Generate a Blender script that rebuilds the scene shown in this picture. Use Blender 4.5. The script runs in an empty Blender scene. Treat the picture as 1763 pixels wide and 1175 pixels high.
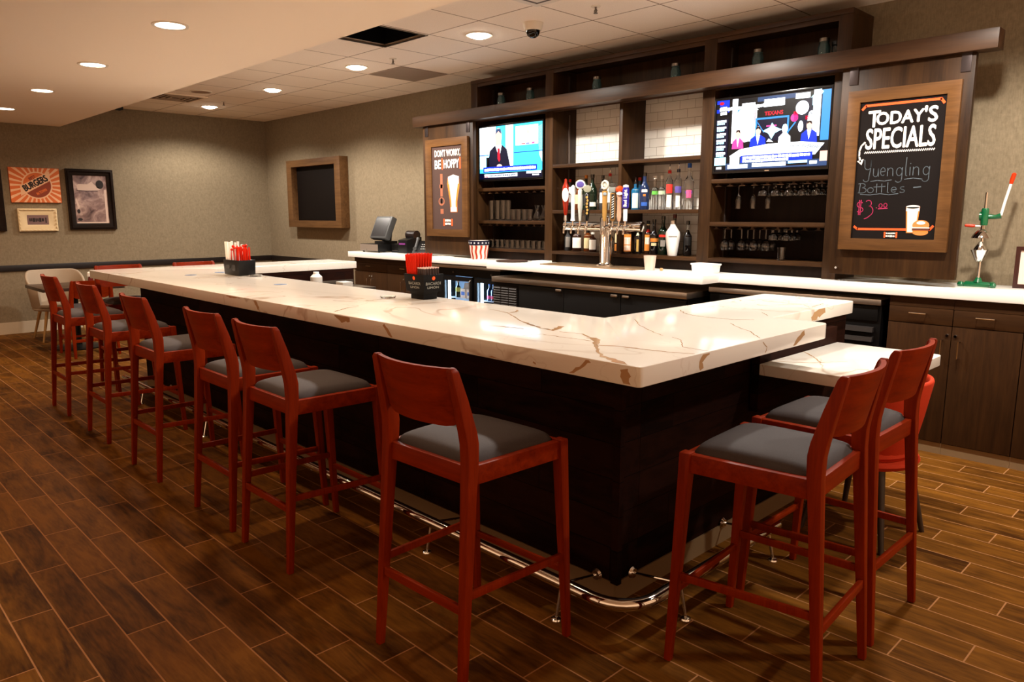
import bpy, bmesh, math, random
from mathutils import Vector, Matrix

S = bpy.context.scene
COL = S.collection
R = math.radians
rnd = random.Random(7)

# ---------------------------------------------------------------- camera
cam_d = bpy.data.cameras.new('camera')
cam_d.sensor_fit = 'HORIZONTAL'; cam_d.sensor_width = 36.0
cam_d.lens = 1277.0 / 1763.0 * 36.0
cam_d.clip_start = 0.05
cam_o = bpy.data.objects.new('camera', cam_d); COL.objects.link(cam_o)
cam_o.location = (0, 0, 1.56)
cam_o.rotation_euler = (R(90 - 9.62), 0, R(45.75))
S.camera = cam_o

# ---------------------------------------------------------------- exposure, world
S.view_settings.view_transform = 'Standard'
try: S.view_settings.look = 'None'
except Exception: pass
S.view_settings.gamma = 1.0
S.view_settings.exposure = 0.12
S.view_settings.use_curve_mapping = False
S.cycles.use_denoising = True
S.cycles.max_bounces = 8
S.cycles.diffuse_bounces = 4
S.cycles.sample_clamp_indirect = 6.0
W = bpy.data.worlds.new('world'); S.world = W; W.use_nodes = True
W.node_tree.nodes['Background'].inputs[0].default_value = (1.0, 0.58, 0.32, 1)
W.node_tree.nodes['Background'].inputs[1].default_value = 1.0

# downlights: (x, y) of the two rows; heights and lamp power
HI_ROW = [(-10.58, 4.45), (-8.66, 4.42), (-6.76, 4.38), (-4.88, 4.37), (-3.02, 4.37), (-1.12, 4.37), (0.78, 4.37)]
LO_ROW = [(-10.13, 1.95), (-8.43, 1.94), (-6.73, 1.92), (-5.03, 1.90), (-3.33, 1.90)]
HI_Z, LO_Z = 3.05, 2.74
HI_W, LO_W = 310.0, 80.0
HI_COL, LO_COL = (1.0, 0.92, 0.82), (1.0, 0.68, 0.44)

# ---------------------------------------------------------------- materials
def lin(c):
    return tuple((x / 12.92 if x <= 0.04045 else ((x + 0.055) / 1.055) ** 2.4) for x in c)
def rgb(r, g, b):
    return lin((r / 255., g / 255., b / 255.)) + (1.0,)

MATS = {}
def mat(name, col=(0.5, 0.5, 0.5, 1), rough=0.5, metal=0.0, spec=0.5, trans=0.0, emit=None, estr=0.0, ior=1.45, coat=0.0, bump=0.0, bscale=200.0, alpha=1.0, sheen=0.0):
    if name in MATS: return MATS[name]
    m = bpy.data.materials.new(name); m.use_nodes = True
    nt = m.node_tree; b = nt.nodes['Principled BSDF']
    b.inputs['Base Color'].default_value = col
    b.inputs['Roughness'].default_value = rough
    b.inputs['Metallic'].default_value = metal
    b.inputs['Specular IOR Level'].default_value = spec
    b.inputs['Transmission Weight'].default_value = trans
    b.inputs['IOR'].default_value = ior
    b.inputs['Coat Weight'].default_value = coat
    if emit:
        b.inputs['Emission Color'].default_value = emit
        b.inputs['Emission Strength'].default_value = estr
    # every surface keeps a little procedural unevenness
    tc = nt.nodes.new('ShaderNodeTexCoord')
    nz = nt.nodes.new('ShaderNodeTexNoise'); nz.inputs['Scale'].default_value = bscale
    nt.links.new(tc.outputs['Object'], nz.inputs['Vector'])
    if bump > 0:
        bp = nt.nodes.new('ShaderNodeBump'); bp.inputs['Strength'].default_value = bump; bp.inputs['Distance'].default_value = 0.002
        nt.links.new(nz.outputs['Fac'], bp.inputs['Height']); nt.links.new(bp.outputs['Normal'], b.inputs['Normal'])
    else:
        mr = nt.nodes.new('ShaderNodeMapRange')
        mr.inputs['To Min'].default_value = max(0, rough - 0.03); mr.inputs['To Max'].default_value = min(1, rough + 0.03)
        nt.links.new(nz.outputs['Fac'], mr.inputs['Value']); nt.links.new(mr.outputs['Result'], b.inputs['Roughness'])
    MATS[name] = m
    return m

class NG:
    """small helper around a node tree"""
    def __init__(s, m):
        s.nt = m.node_tree; s.b = s.nt.nodes['Principled BSDF']
    def n(s, t, **kw):
        nd = s.nt.nodes.new(t)
        for k, v in kw.items():
            if k.startswith('i_'): nd.inputs[k[2:].replace('_', ' ')].default_value = v
            else: setattr(nd, k, v)
        return nd
    def l(s, a, b): s.nt.links.new(a, b)
    def math(s, op, a, b=None, c=None):
        nd = s.nt.nodes.new('ShaderNodeMath'); nd.operation = op
        for i, v in enumerate((a, b, c)):
            if v is None: continue
            if isinstance(v, (int, float)): nd.inputs[i].default_value = v
            else: s.l(v, nd.inputs[i])
        return nd.outputs[0]
    def ramp(s, fac, stops):
        nd = s.nt.nodes.new('ShaderNodeValToRGB'); e = nd.color_ramp.elements
        while len(e) < len(stops): e.new(0.5)
        for el, (p, c) in zip(e, stops): el.position = p; el.color = c
        s.l(fac, nd.inputs['Fac']); return nd.outputs['Color']
    def mix(s, fac, a, b, mode='MIX'):
        nd = s.nt.nodes.new('ShaderNodeMix'); nd.data_type = 'RGBA'; nd.blend_type = mode
        if isinstance(fac, (int, float)): nd.inputs[0].default_value = fac
        else: s.l(fac, nd.inputs[0])
        for v, i in ((a, 6), (b, 7)):
            if isinstance(v, tuple): nd.inputs[i].default_value = v
            else: s.l(v, nd.inputs[i])
        return nd.outputs[2]

def wood(name, dark, light, axis='z', rough=0.4, scale=1.0, grain=18.0, spec=0.5, bump=0.05, coat=0.0):
    """procedural wood with the grain running along the given local axis"""
    if name in MATS: return MATS[name]
    m = mat(name, light, rough, spec=spec, coat=coat); g = NG(m)
    tc = g.n('ShaderNodeTexCoord'); mp = g.n('ShaderNodeMapping')
    k = 0.07
    mp.inputs['Scale'].default_value = {'x': (k, 1, 1), 'y': (1, k, 1), 'z': (1, 1, k)}[axis]
    g.l(tc.outputs['Object'], mp.inputs['Vector'])
    n1 = g.n('ShaderNodeTexNoise', i_Scale=grain * scale, i_Detail=6.0, i_Roughness=0.65, i_Distortion=0.6)
    g.l(mp.outputs['Vector'], n1.inputs['Vector'])
    n2 = g.n('ShaderNodeTexNoise', i_Scale=grain * 6 * scale, i_Detail=3.0)
    g.l(mp.outputs['Vector'], n2.inputs['Vector'])
    f = g.math('ADD', g.math('MULTIPLY', n1.outputs['Fac'], 0.75), g.math('MULTIPLY', n2.outputs['Fac'], 0.25))
    c = g.ramp(f, [(0.32, dark), (0.66, light)])
    g.l(c, g.b.inputs['Base Color'])
    bp = g.n('ShaderNodeBump', i_Strength=bump, i_Distance=0.001); g.l(f, bp.inputs['Height']); g.l(bp.outputs['Normal'], g.b.inputs['Normal'])
    return m

def planks(name, dark, light, pitch, length, shift, y0, x0, joint, joint_w, rough, bump=0.15, axis='xy', spec=0.5, vary=0.16):
    """boards running along the first axis, each row shifted by a third, thin joints between"""
    m = mat(name, light, rough, spec=spec); g = NG(m)
    tc = g.n('ShaderNodeTexCoord'); sp = g.n('ShaderNodeSeparateXYZ'); g.l(tc.outputs['Object'], sp.inputs[0])
    X = sp.outputs['XYZ'.index(axis[0].upper())]; Y = sp.outputs['XYZ'.index(axis[1].upper())]
    v = g.math('DIVIDE', g.math('SUBTRACT', Y, y0), pitch)
    row = g.math('FLOOR', v); fv = g.math('FRACT', v)
    u = g.math('DIVIDE', g.math('SUBTRACT', g.math('SUBTRACT', X, x0), g.math('MULTIPLY', row, shift)), length)
    cl = g.math('FLOOR', u); fu = g.math('FRACT', u)
    jv = g.math('LESS_THAN', g.math('MINIMUM', fv, g.math('SUBTRACT', 1.0, fv)), joint_w / pitch / 2)
    ju = g.math('LESS_THAN', g.math('MINIMUM', fu, g.math('SUBTRACT', 1.0, fu)), joint_w / length / 2)
    j = g.math('MAXIMUM', jv, ju)
    idv = g.n('ShaderNodeCombineXYZ'); g.l(row, idv.inputs[0]); g.l(cl, idv.inputs[1])
    wn = g.n('ShaderNodeTexWhiteNoise', noise_dimensions='3D'); g.l(idv.outputs[0], wn.inputs['Vector'])
    # grain: stretched noise with a random offset per board
    off = g.n('ShaderNodeVectorMath', operation='SCALE'); g.l(wn.outputs['Color'], off.inputs[0]); off.inputs['Scale'].default_value = 7.0
    ad = g.n('ShaderNodeVectorMath', operation='ADD'); g.l(tc.outputs['Object'], ad.inputs[0]); g.l(off.outputs[0], ad.inputs[1])
    mp = g.n('ShaderNodeMapping')
    sc = [1, 1, 1]; sc['xyz'.index(axis[0])] = 0.16; mp.inputs['Scale'].default_value = sc
    g.l(ad.outputs[0], mp.inputs['Vector'])
    n1 = g.n('ShaderNodeTexNoise', i_Scale=14.0, i_Detail=6.0, i_Roughness=0.6, i_Distortion=1.0); g.l(mp.outputs[0], n1.inputs['Vector'])
    n3 = g.n('ShaderNodeTexNoise', i_Scale=90.0, i_Detail=3.0); g.l(mp.outputs[0], n3.inputs['Vector'])
    n2 = g.n('ShaderNodeTexNoise', i_Scale=3.5, i_Detail=2.0, i_Distortion=0.5); g.l(ad.outputs[0], n2.inputs['Vector'])
    f = g.math('ADD', g.math('ADD', g.math('MULTIPLY', n1.outputs['Fac'], 0.55), g.math('MULTIPLY', n2.outputs['Fac'], 0.25)), g.math('MULTIPLY', n3.outputs['Fac'], 0.2))
    f = g.math('ADD', f, g.math('MULTIPLY', g.math('SUBTRACT', wn.outputs['Value'], 0.5), vary))
    c = g.ramp(f, [(0.34, dark), (0.62, light)])
    # knots
    vo = g.n('ShaderNodeTexVoronoi', i_Scale=2.2); g.l(ad.outputs[0], vo.inputs['Vector'])
    kn = g.math('MULTIPLY', g.math('MAXIMUM', g.math('SUBTRACT', 1.0, g.math('DIVIDE', vo.outputs['Distance'], 0.12)), 0.0), 0.7)
    c = g.mix(kn, c, tuple(x * 0.35 for x in dark[:3]) + (1,))
    c = g.mix(j, c, joint)
    g.l(c, g.b.inputs['Base Color'])
    h = g.math('SUBTRACT', g.math('MULTIPLY', f, 0.3), j)
    bp = g.n('ShaderNodeBump', i_Strength=bump, i_Distance=0.002); g.l(h, bp.inputs['Height']); g.l(bp.outputs['Normal'], g.b.inputs['Normal'])
    for ln in list(g.nt.links):
        if ln.to_socket == g.b.inputs['Roughness']: g.nt.links.remove(ln)
    g.l(g.math('ADD', g.math('MULTIPLY', j, 0.3), rough), g.b.inputs['Roughness'])
    return m

def quartz(name):
    """white stone with thin branching brown veins"""
    m = mat(name, rgb(236, 232, 222), 0.12, spec=0.5); g = NG(m)
    tc = g.n('ShaderNodeTexCoord')
    mp = g.n('ShaderNodeMapping'); mp.inputs['Rotation'].default_value = (0.3, 0.2, 0.7); mp.inputs['Location'].default_value = (1.7, 0.4, 0.9)
    g.l(tc.outputs['Object'], mp.inputs['Vector'])
    def vein(scale, width, dist, seed):
        ad = g.n('ShaderNodeVectorMath', operation='ADD'); g.l(mp.outputs[0], ad.inputs[0]); ad.inputs[1].default_value = (seed, seed * 0.7, seed * 1.3)
        n = g.n('ShaderNodeTexNoise', i_Scale=scale, i_Detail=4.0, i_Roughness=0.5, i_Distortion=dist); g.l(ad.outputs[0], n.inputs['Vector'])
        d = g.math('ABSOLUTE', g.math('SUBTRACT', n.outputs['Fac'], 0.5))
        mr = g.n('ShaderNodeMapRange', interpolation_type='SMOOTHSTEP'); g.l(d, mr.inputs['Value'])
        mr.inputs['From Min'].default_value = 0.0; mr.inputs['From Max'].default_value = width
        mr.inputs['To Min'].default_value = 1.0; mr.inputs['To Max'].default_value = 0.0
        return mr.outputs['Result']
    msk = g.n('ShaderNodeTexNoise', i_Scale=0.9, i_Detail=1.0); g.l(mp.outputs[0], msk.inputs['Vector'])
    mk = g.n('ShaderNodeMapRange', interpolation_type='SMOOTHSTEP'); g.l(msk.outputs['Fac'], mk.inputs['Value'])
    mk.inputs['From Min'].default_value = 0.40; mk.inputs['From Max'].default_value = 0.56
    wid = g.n('ShaderNodeTexNoise', i_Scale=4.0, i_Detail=2.0); g.l(mp.outputs[0], wid.inputs['Vector'])
    wm = g.n('ShaderNodeMapRange', interpolation_type='SMOOTHSTEP'); g.l(wid.outputs['Fac'], wm.inputs['Value'])
    wm.inputs['From Min'].default_value = 0.53; wm.inputs['From Max'].default_value = 0.62
    v1 = g.math('MULTIPLY', vein(0.85, 0.008, 0.8, 3.1), mk.outputs['Result'])
    v2 = g.math('MULTIPLY', vein(1.7, 0.006, 1.0, 8.4), g.math('MULTIPLY', mk.outputs['Result'], 0.55))
    big = g.math('MULTIPLY', g.math('MULTIPLY', vein(0.85, 0.022, 0.8, 3.1), mk.outputs['Result']), wm.outputs['Result'])
    f = g.math('MULTIPLY', g.math('MINIMUM', g.math('MAXIMUM', g.math('MAXIMUM', v1, v2), big), 1.0), 0.5)
    c = g.mix(f, rgb(222, 216, 206), rgb(150, 112, 74))
    g.l(c, g.b.inputs['Base Color'])
    return m

def wallpaper(name, a, b):
    m = mat(name, a, 0.85, spec=0.2); g = NG(m)
    tc = g.n('ShaderNodeTexCoord')
    n1 = g.n('ShaderNodeTexNoise', i_Scale=40.0, i_Detail=5.0, i_Roughness=0.7); g.l(tc.outputs['Object'], n1.inputs['Vector'])
    mp = g.n('ShaderNodeMapping'); mp.inputs['Scale'].default_value = (1, 1, 0.08); g.l(tc.outputs['Object'], mp.inputs['Vector'])
    n2 = g.n('ShaderNodeTexNoise', i_Scale=260.0, i_Detail=2.0); g.l(mp.outputs[0], n2.inputs['Vector'])
    f = g.math('ADD', g.math('MULTIPLY', n1.outputs['Fac'], 0.6), g.math('MULTIPLY', n2.outputs['Fac'], 0.4))
    g.l(g.ramp(f, [(0.35, b), (0.65, a)]), g.b.inputs['Base Color'])
    bp = g.n('ShaderNodeBump', i_Strength=0.12, i_Distance=0.001); g.l(f, bp.inputs['Height']); g.l(bp.outputs['Normal'], g.b.inputs['Normal'])
    return m

def grid_tile(name, base, line, px, py, x0, y0, w, rough=0.9):
    m = mat(name, base, rough, spec=0.15); g = NG(m)
    tc = g.n('ShaderNodeTexCoord'); sp = g.n('ShaderNodeSeparateXYZ'); g.l(tc.outputs['Object'], sp.inputs[0])
    def ln(s, p, o):
        f = g.math('FRACT', g.math('DIVIDE', g.math('SUBTRACT', s, o), p))
        return g.math('LESS_THAN', g.math('MINIMUM', f, g.math('SUBTRACT', 1.0, f)), w / p / 2)
    j = g.math('MAXIMUM', ln(sp.outputs[0], px, x0), ln(sp.outputs[1], py, y0))
    nz = g.n('ShaderNodeTexNoise', i_Scale=120.0, i_Detail=4.0); g.l(tc.outputs['Object'], nz.inputs['Vector'])
    c0 = g.ramp(nz.outputs['Fac'], [(0.3, tuple(x * 0.9 for x in base[:3]) + (1,)), (0.7, base)])
    g.l(g.mix(j, c0, line), g.b.inputs['Base Color'])
    return m

def subway(name):
    m = mat(name, rgb(238, 234, 226), 0.12, spec=0.6); g = NG(m)
    tc = g.n('ShaderNodeTexCoord'); sp = g.n('ShaderNodeSeparateXYZ'); g.l(tc.outputs['Object'], sp.inputs[0])
    cb = g.n('ShaderNodeCombineXYZ'); g.l(sp.outputs[0], cb.inputs[0]); g.l(sp.outputs[2], cb.inputs[1])
    bk = g.n('ShaderNodeTexBrick', offset=0.5, offset_frequency=2, squash=1.0)
    bk.inputs['Color1'].default_value = rgb(240, 236, 228); bk.inputs['Color2'].default_value = rgb(232, 228, 220); bk.inputs['Mortar'].default_value = rgb(176, 166, 150)
    bk.inputs['Scale'].default_value = 1.0; bk.inputs['Mortar Size'].default_value = 0.0022; bk.inputs['Mortar Smooth'].default_value = 0.2
    bk.inputs['Brick Width'].default_value = 0.155; bk.inputs['Row Height'].default_value = 0.0765
    g.l(cb.outputs[0], bk.inputs['Vector']); g.l(bk.outputs['Color'], g.b.inputs['Base Color'])
    nz = g.n('ShaderNodeTexNoise', i_Scale=9.0, i_Detail=1.0); g.l(tc.outputs['Object'], nz.inputs['Vector'])
    h = g.math('ADD', g.math('MULTIPLY', g.math('SUBTRACT', 1.0, bk.outputs['Fac']), 0.6), g.math('MULTIPLY', nz.outputs['Fac'], 0.8))
    bp = g.n('ShaderNodeBump', i_Strength=0.5, i_Distance=0.004); g.l(h, bp.inputs['Height']); g.l(bp.outputs['Normal'], g.b.inputs['Normal'])
    return m

def fabric(name, a, b):
    m = mat(name, a, 0.75, spec=0.25); g = NG(m)
    tc = g.n('ShaderNodeTexCoord'); n = g.n('ShaderNodeTexNoise', i_Scale=500.0, i_Detail=3.0); g.l(tc.outputs['Object'], n.inputs['Vector'])
    g.l(g.ramp(n.outputs['Fac'], [(0.35, b), (0.65, a)]), g.b.inputs['Base Color'])
    bp = g.n('ShaderNodeBump', i_Strength=0.2, i_Distance=0.0006); g.l(n.outputs['Fac'], bp.inputs['Height']); g.l(bp.outputs['Normal'], g.b.inputs['Normal'])
    return m

# ---------------------------------------------------------------- geometry
class MB:
    """collects shapes into one mesh; world-like coordinates minus the origin o"""
    def __init__(s, o=(0, 0, 0)):
        s.bm = bmesh.new(); s.o = Vector(o)
    def v(s, p): return s.bm.verts.new(Vector(p) - s.o)
    def face(s, vs, mi=0, sm=False):
        try: f = s.bm.faces.new(vs)
        except ValueError: return None
        f.material_index = mi; f.smooth = sm; return f
    def poly(s, pts, mi=0): return s.face([s.v(p) for p in pts], mi)
    def box(s, x0, x1, y0, y1, z0, z1, mi=0):
        p = [s.v((x, y, z)) for z in (z0, z1) for y in (y0, y1) for x in (x0, x1)]
        for q in ((0, 2, 3, 1), (4, 5, 7, 6), (0, 1, 5, 4), (2, 6, 7, 3), (0, 4, 6, 2), (1, 3, 7, 5)): s.face([p[i] for i in q], mi)
        return s
    def loft(s, rings, mi=0, cap0=True, cap1=True, closed=False, sm=False):
        vr = [[s.v(p) for p in r] for r in rings]
        n = len(vr[0]); m = len(vr)
        for i in range(m if closed else m - 1):
            a, b = vr[i], vr[(i + 1) % m]
            for j in range(n): s.face([a[j], a[(j + 1) % n], b[(j + 1) % n], b[j]], mi, sm)
        if not closed:
            if cap0: s.face(vr[0][::-1], mi)
            if cap1: s.face(vr[-1], mi)
        return s
    def lathe(s, prof, c=(0, 0, 0), seg=20, mi=0, axis='z', sx=1.0, sy=1.0):
        """prof = [(r, h)] bottom to top"""
        c = Vector(c); rings = []
        for r, h in prof:
            r = max(r, 1e-5); ring = []
            for k in range(seg):
                a = 2 * math.pi * k / seg; x, y = math.cos(a) * r * sx, math.sin(a) * r * sy
                ring.append(c + Vector({'z': (x, y, h), 'x': (h, x, y), 'y': (y, h, x)}[axis]))
            rings.append(ring)
        return s.loft(rings, mi, True, True, sm=True)
    def cyl(s, c, r, h, seg=20, mi=0, axis='z'): return s.lathe([(r, 0), (r, h)], c, seg, mi, axis)
    def tube(s, pts, r, seg=10, mi=0, closed=False):
        pts = [Vector(p) for p in pts]; rs = r if isinstance(r, (list, tuple)) else [r] * len(pts)
        rings = []; up = None
        for i, p in enumerate(pts):
            a = pts[i - 1] if (i > 0 or closed) else p
            b = pts[(i + 1) % len(pts)] if (i < len(pts) - 1 or closed) else p
            t = (b - a).normalized()
            if up is None:
                up = Vector((0, 0, 1)) if abs(t.z) < 0.9 else Vector((1, 0, 0))
            x = t.cross(up)
            if x.length < 1e-6: x = t.orthogonal()
            x.normalize(); y = x.cross(t).normalized(); up = y
            rings.append([p + x * math.cos(2 * math.pi * k / seg) * rs[i] + y * math.sin(2 * math.pi * k / seg) * rs[i] for k in range(seg)])
        return s.loft(rings, mi, closed=closed, sm=True)
    def bar(s, sections, mi=0):
        """sections: (centre, width along x, depth along y)"""
        rings = []
        for c, w, d in sections:
            c = Vector(c); rings.append([c + Vector((a * w / 2, b * d / 2, 0)) for a, b in ((-1, -1), (1, -1), (1, 1), (-1, 1))])
        return s.loft(rings, mi)
    def beam(s, a, b, w, h, mi=0):
        """square bar from a to b, w across, h up"""
        a, b = Vector(a), Vector(b); t = (b - a).normalized()
        up = Vector((0, 0, 1)) if abs(t.z) < 0.95 else Vector((0, 1, 0))
        x = t.cross(up).normalized(); y = x.cross(t).normalized()
        return s.loft([[p + x * i * w / 2 + y * j * h / 2 for i, j in ((-1, -1), (1, -1), (1, 1), (-1, 1))] for p in (a, b)], mi)
    def prism(s, pts, z0, z1, mi=0):
        return s.loft([[(x, y, z0) for x, y in pts], [(x, y, z1) for x, y in pts]], mi)
    def prism_y(s, pts, y0, y1, mi=0):
        """outline in x, z; depth y0 (front) to y1 (back)"""
        return s.loft([[(x, y1, z) for x, z in pts], [(x, y0, z) for x, z in pts]], mi)
    def ring_frame(s, x0, x1, z0, z1, w, y0, y1, mi=0, wz=None, inset=0.0):
        """rectangular frame with mitred corners, closed loop, front at y0"""
        wz = wz or w
        cs = [(x0, z0), (x1, z0), (x1, z1), (x0, z1)]; ci = [(x0 + w, z0 + wz), (x1 - w, z0 + wz), (x1 - w, z1 - wz), (x0 + w, z1 - wz)]
        rings = []
        for (a, b), (c, d) in zip(cs, ci):
            rings.append([(a, y1, b), (a, y0, b), (c, y0 + inset, d), (c, y1, d)])
        return s.loft(rings, mi, closed=True)
    def ring_flat(s, x0, x1, y0, y1, w, z0, z1, mi=0):
        rings = []
        for (a, b), (c, d) in zip([(x0, y0), (x1, y0), (x1, y1), (x0, y1)], [(x0 + w, y0 + w), (x1 - w, y0 + w), (x1 - w, y1 - w), (x0 + w, y1 - w)]):
            rings.append([(a, b, z0), (a, b, z1), (c, d, z1), (c, d, z0)])
        return s.loft(rings, mi, closed=True)
    def build(s, name, m, parent=None, bevel=0.0, seg=2, smooth=True, ang=32, loc=None):
        bm = s.bm
        bmesh.ops.remove_doubles(bm, verts=bm.verts, dist=1e-6)
        bmesh.ops.recalc_face_normals(bm, faces=bm.faces)
        if bevel > 0:
            ed = [e for e in bm.edges if len(e.link_faces) == 2 and e.calc_face_angle(0) > R(28)]
            try: bmesh.ops.bevel(bm, geom=ed, offset=bevel, segments=seg, affect='EDGES', clamp_overlap=True, profile=0.6)
            except Exception: pass
        me = bpy.data.meshes.new(name); bm.to_mesh(me); bm.free()
        ms = m if isinstance(m, (list, tuple)) else [m]
        for q in ms: me.materials.append(q)
        if smooth:
            me.shade_smooth()
            try: me.set_sharp_from_angle(angle=R(ang))
            except Exception: pass
        o = bpy.data.objects.new(name, me); COL.objects.link(o)
        if parent: o.parent = parent
        else: o.location = s.o if loc is None else loc
        return o

def thing(name, label, cat, loc=(0, 0, 0), rz=0.0, group=None):
    o = bpy.data.objects.new(name, None); COL.objects.link(o)
    o.empty_display_size = 0.05
    o.location = loc; o.rotation_euler = (0, 0, rz); o['label'] = label; o['category'] = cat
    if group: o['group'] = group
    return o
def tag(o, label, cat, group=None):
    o['label'] = label; o['category'] = cat
    if group: o['group'] = group
    return o
def struct(o): o['kind'] = 'structure'; return o
def kids(o): return [c for c in COL.objects if c.parent == o]
def dup(root, loc, rz=None, label=None, group=None):
    r = root.copy(); COL.objects.link(r); r.location = loc
    if rz is not None: r.rotation_euler = (0, 0, rz)
    if label: r['label'] = label
    if group: r['group'] = group
    for ch in kids(root):
        c = ch.copy(); COL.objects.link(c); c.parent = r
        for gch in kids(ch):
            d = gch.copy(); COL.objects.link(d); d.parent = c
    return r

def text_geo(body):
    cu = bpy.data.curves.new('t', 'FONT'); cu.body = body; cu.size = 1.0; cu.resolution_u = 3
    ob = bpy.data.objects.new('t', cu); COL.objects.link(ob)
    dg = bpy.context.evaluated_depsgraph_get(); dg.update()
    me = bpy.data.meshes.new_from_object(ob.evaluated_get(dg))
    vs = [(v.co.x, v.co.y) for v in me.vertices]; fs = [tuple(p.vertices) for p in me.polygons]
    bpy.data.objects.remove(ob); bpy.data.curves.remove(cu); bpy.data.meshes.remove(me)
    return vs, fs

class Canvas:
    """flat printed shapes, u to the side, v up, each layer a hair in front of the last; faces -y"""
    def __init__(s, y=0.0, eps=0.0004): s.vs = []; s.fs = []; s.y = y; s.eps = eps; s.k = 0; s.ms = []
    def mi(s, m):
        if m not in s.ms: s.ms.append(m)
        return s.ms.index(m)
    def lay(s): s.k += 1
    def poly(s, pts, m):
        b = len(s.vs); s.vs += [(u, s.y - s.k * s.eps, v) for u, v in pts]; s.fs.append((tuple(range(b, b + len(pts))), s.mi(m))); return s
    def rect(s, u0, u1, v0, v1, m): return s.poly([(u0, v0), (u1, v0), (u1, v1), (u0, v1)], m)
    def disc(s, u, v, ru, rv, m, n=20): return s.poly([(u + ru * math.cos(2 * math.pi * i / n), v + rv * math.sin(2 * math.pi * i / n)) for i in range(n)], m)
    def line(s, pts, w, m):
        for (a, b), (c, d) in zip(pts[:-1], pts[1:]):
            L = math.hypot(c - a, d - b) or 1e-9; nx, ny = -(d - b) / L * w / 2, (c - a) / L * w / 2
            ex, ey = (c - a) / L * w * 0.25, (d - b) / L * w * 0.25
            s.poly([(a - ex + nx, b - ey + ny), (a - ex - nx, b - ey - ny), (c + ex - nx, d + ey - ny), (c + ex + nx, d + ey + ny)], m)
        return s
    def text(s, body, u0, u1, v0, v1, m, bold=0.0, rot=0.0, shear=0.0, weight=1):
        vs, fs = text_geo(body)
        xs = [p[0] for p in vs]; ys = [p[1] for p in vs]; x0, x1, y0, y1 = min(xs), max(xs), min(ys), max(ys)
        cu, cv = (u0 + u1) / 2, (v0 + v1) / 2; ca, sa = math.cos(rot), math.sin(rot)
        offs = [(0, 0)] if bold == 0 else [(-bold, 0), (bold, 0), (0, bold), (0, -bold)]
        for dx, dy in offs:
            b = len(s.vs)
            for x, y in vs:
                v = (y - y0) / (y1 - y0) * (v1 - v0) + v0 - cv + dy
                u = (x - x0) / (x1 - x0) * (u1 - u0) + u0 - cu + dx + shear * v
                s.vs.append((cu + u * ca - v * sa, s.y - s.k * s.eps, cv + u * sa + v * ca))
            for f in fs: s.fs.append((tuple(i + b for i in f), s.mi(m)))
            s.k += 0.05
        return s
    def dashes(s, u0, u1, v, h, m, n=6, seed=1):
        """a line of print too small to read: a row of short blocks"""
        r = random.Random(seed); x = u0
        while x < u1 - 1e-6:
            w = (u1 - u0) / n * r.uniform(0.5, 1.2); s.rect(x, min(x + w, u1), v - h / 2 * r.uniform(0.75, 1.1), v + h / 2 * r.uniform(0.75, 1.1), m); x += w + (u1 - u0) / n * 0.18
        return s
    def build(s, name, parent):
        me = bpy.data.meshes.new(name); me.from_pydata(s.vs, [], [f for f, _ in s.fs])
        for m in s.ms: me.materials.append(m)
        for p, (_, i) in zip(me.polygons, s.fs): p.material_index = i
        o = bpy.data.objects.new(name, me); COL.objects.link(o); o.parent = parent
        # every shape faces -y
        for p in me.polygons:
            if p.normal.y > 0: p.flip()
        return o

def round_poly(pts, r, seg=4):
    out = []
    n = len(pts)
    for i in range(n):
        p = Vector(pts[i]); a = Vector(pts[i - 1]); b = Vector(pts[(i + 1) % n])
        rr = r if isinstance(r, (int, float)) else r[i]
        if rr <= 0: out.append((p.x, p.y)); continue
        da = (a - p).normalized(); db = (b - p).normalized()
        p0, p1 = p + da * rr, p + db * rr
        for k in range(seg + 1):
            t = k / seg; q = p0 * (1 - t) ** 2 + p * 2 * t * (1 - t) + p1 * t * t; out.append((q.x, q.y))
    return out
# ---------------------------------------------------------------- palette
M_floor = planks('floor_planks', rgb(52, 28, 8), rgb(110, 69, 22), 0.1475, 0.613, 0.2045, 1.195, -2.24, rgb(148, 104, 68), 0.0055, 0.5, spec=0.03, vary=0.10)
M_wall = wallpaper('wallpaper', rgb(140, 125, 102), rgb(116, 103, 82))
M_ceil = grid_tile('ceiling_tiles', rgb(252, 238, 222), rgb(156, 134, 112), 0.622, 0.6225, -3.92, 4.065, 0.012)
M_soffit = mat('soffit_paint', rgb(252, 236, 216), 0.9, spec=0.15)
M_black = mat('dark_plenum', rgb(6, 6, 6), 0.9, spec=0.1)
M_trimdark = wood('dark_trim_wood', rgb(14, 8, 6), rgb(26, 14, 10), 'x', 0.45)
M_base = mat('painted_baseboard', rgb(190, 174, 150), 0.5)
M_quartz = quartz('veined_quartz')
M_vein = mat('vein_tan', rgb(172, 136, 98), 0.14, spec=0.5)
M_white = mat('white_quartz', rgb(240, 238, 232), 0.18, spec=0.5)
M_barwood = planks('bar_front_boards', rgb(7, 3, 2), rgb(35, 15, 8), 0.145, 1.22, 0.41, 0.09, -7.1, rgb(8, 5, 4), 0.003, 0.6, axis='xz', spec=0.05)
M_barwoody = planks('bar_side_boards', rgb(7, 3, 2), rgb(35, 15, 8), 0.145, 1.22, 0.41, 0.09, 2.25, rgb(8, 5, 4), 0.003, 0.6, axis='yz', spec=0.05)
M_steel = mat('brushed_steel', rgb(205, 198, 190), 0.32, 1.0, bump=0.03)
M_steeldk = mat('dull_steel', rgb(120, 110, 100), 0.4, 1.0)
M_chrome = mat('chrome', rgb(225, 222, 218), 0.07, 1.0)
M_stool = wood('red_stained_wood', rgb(98, 23, 2), rgb(131, 38, 3), 'z', 0.42, grain=26, bump=0.02, spec=0.10)
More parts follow.
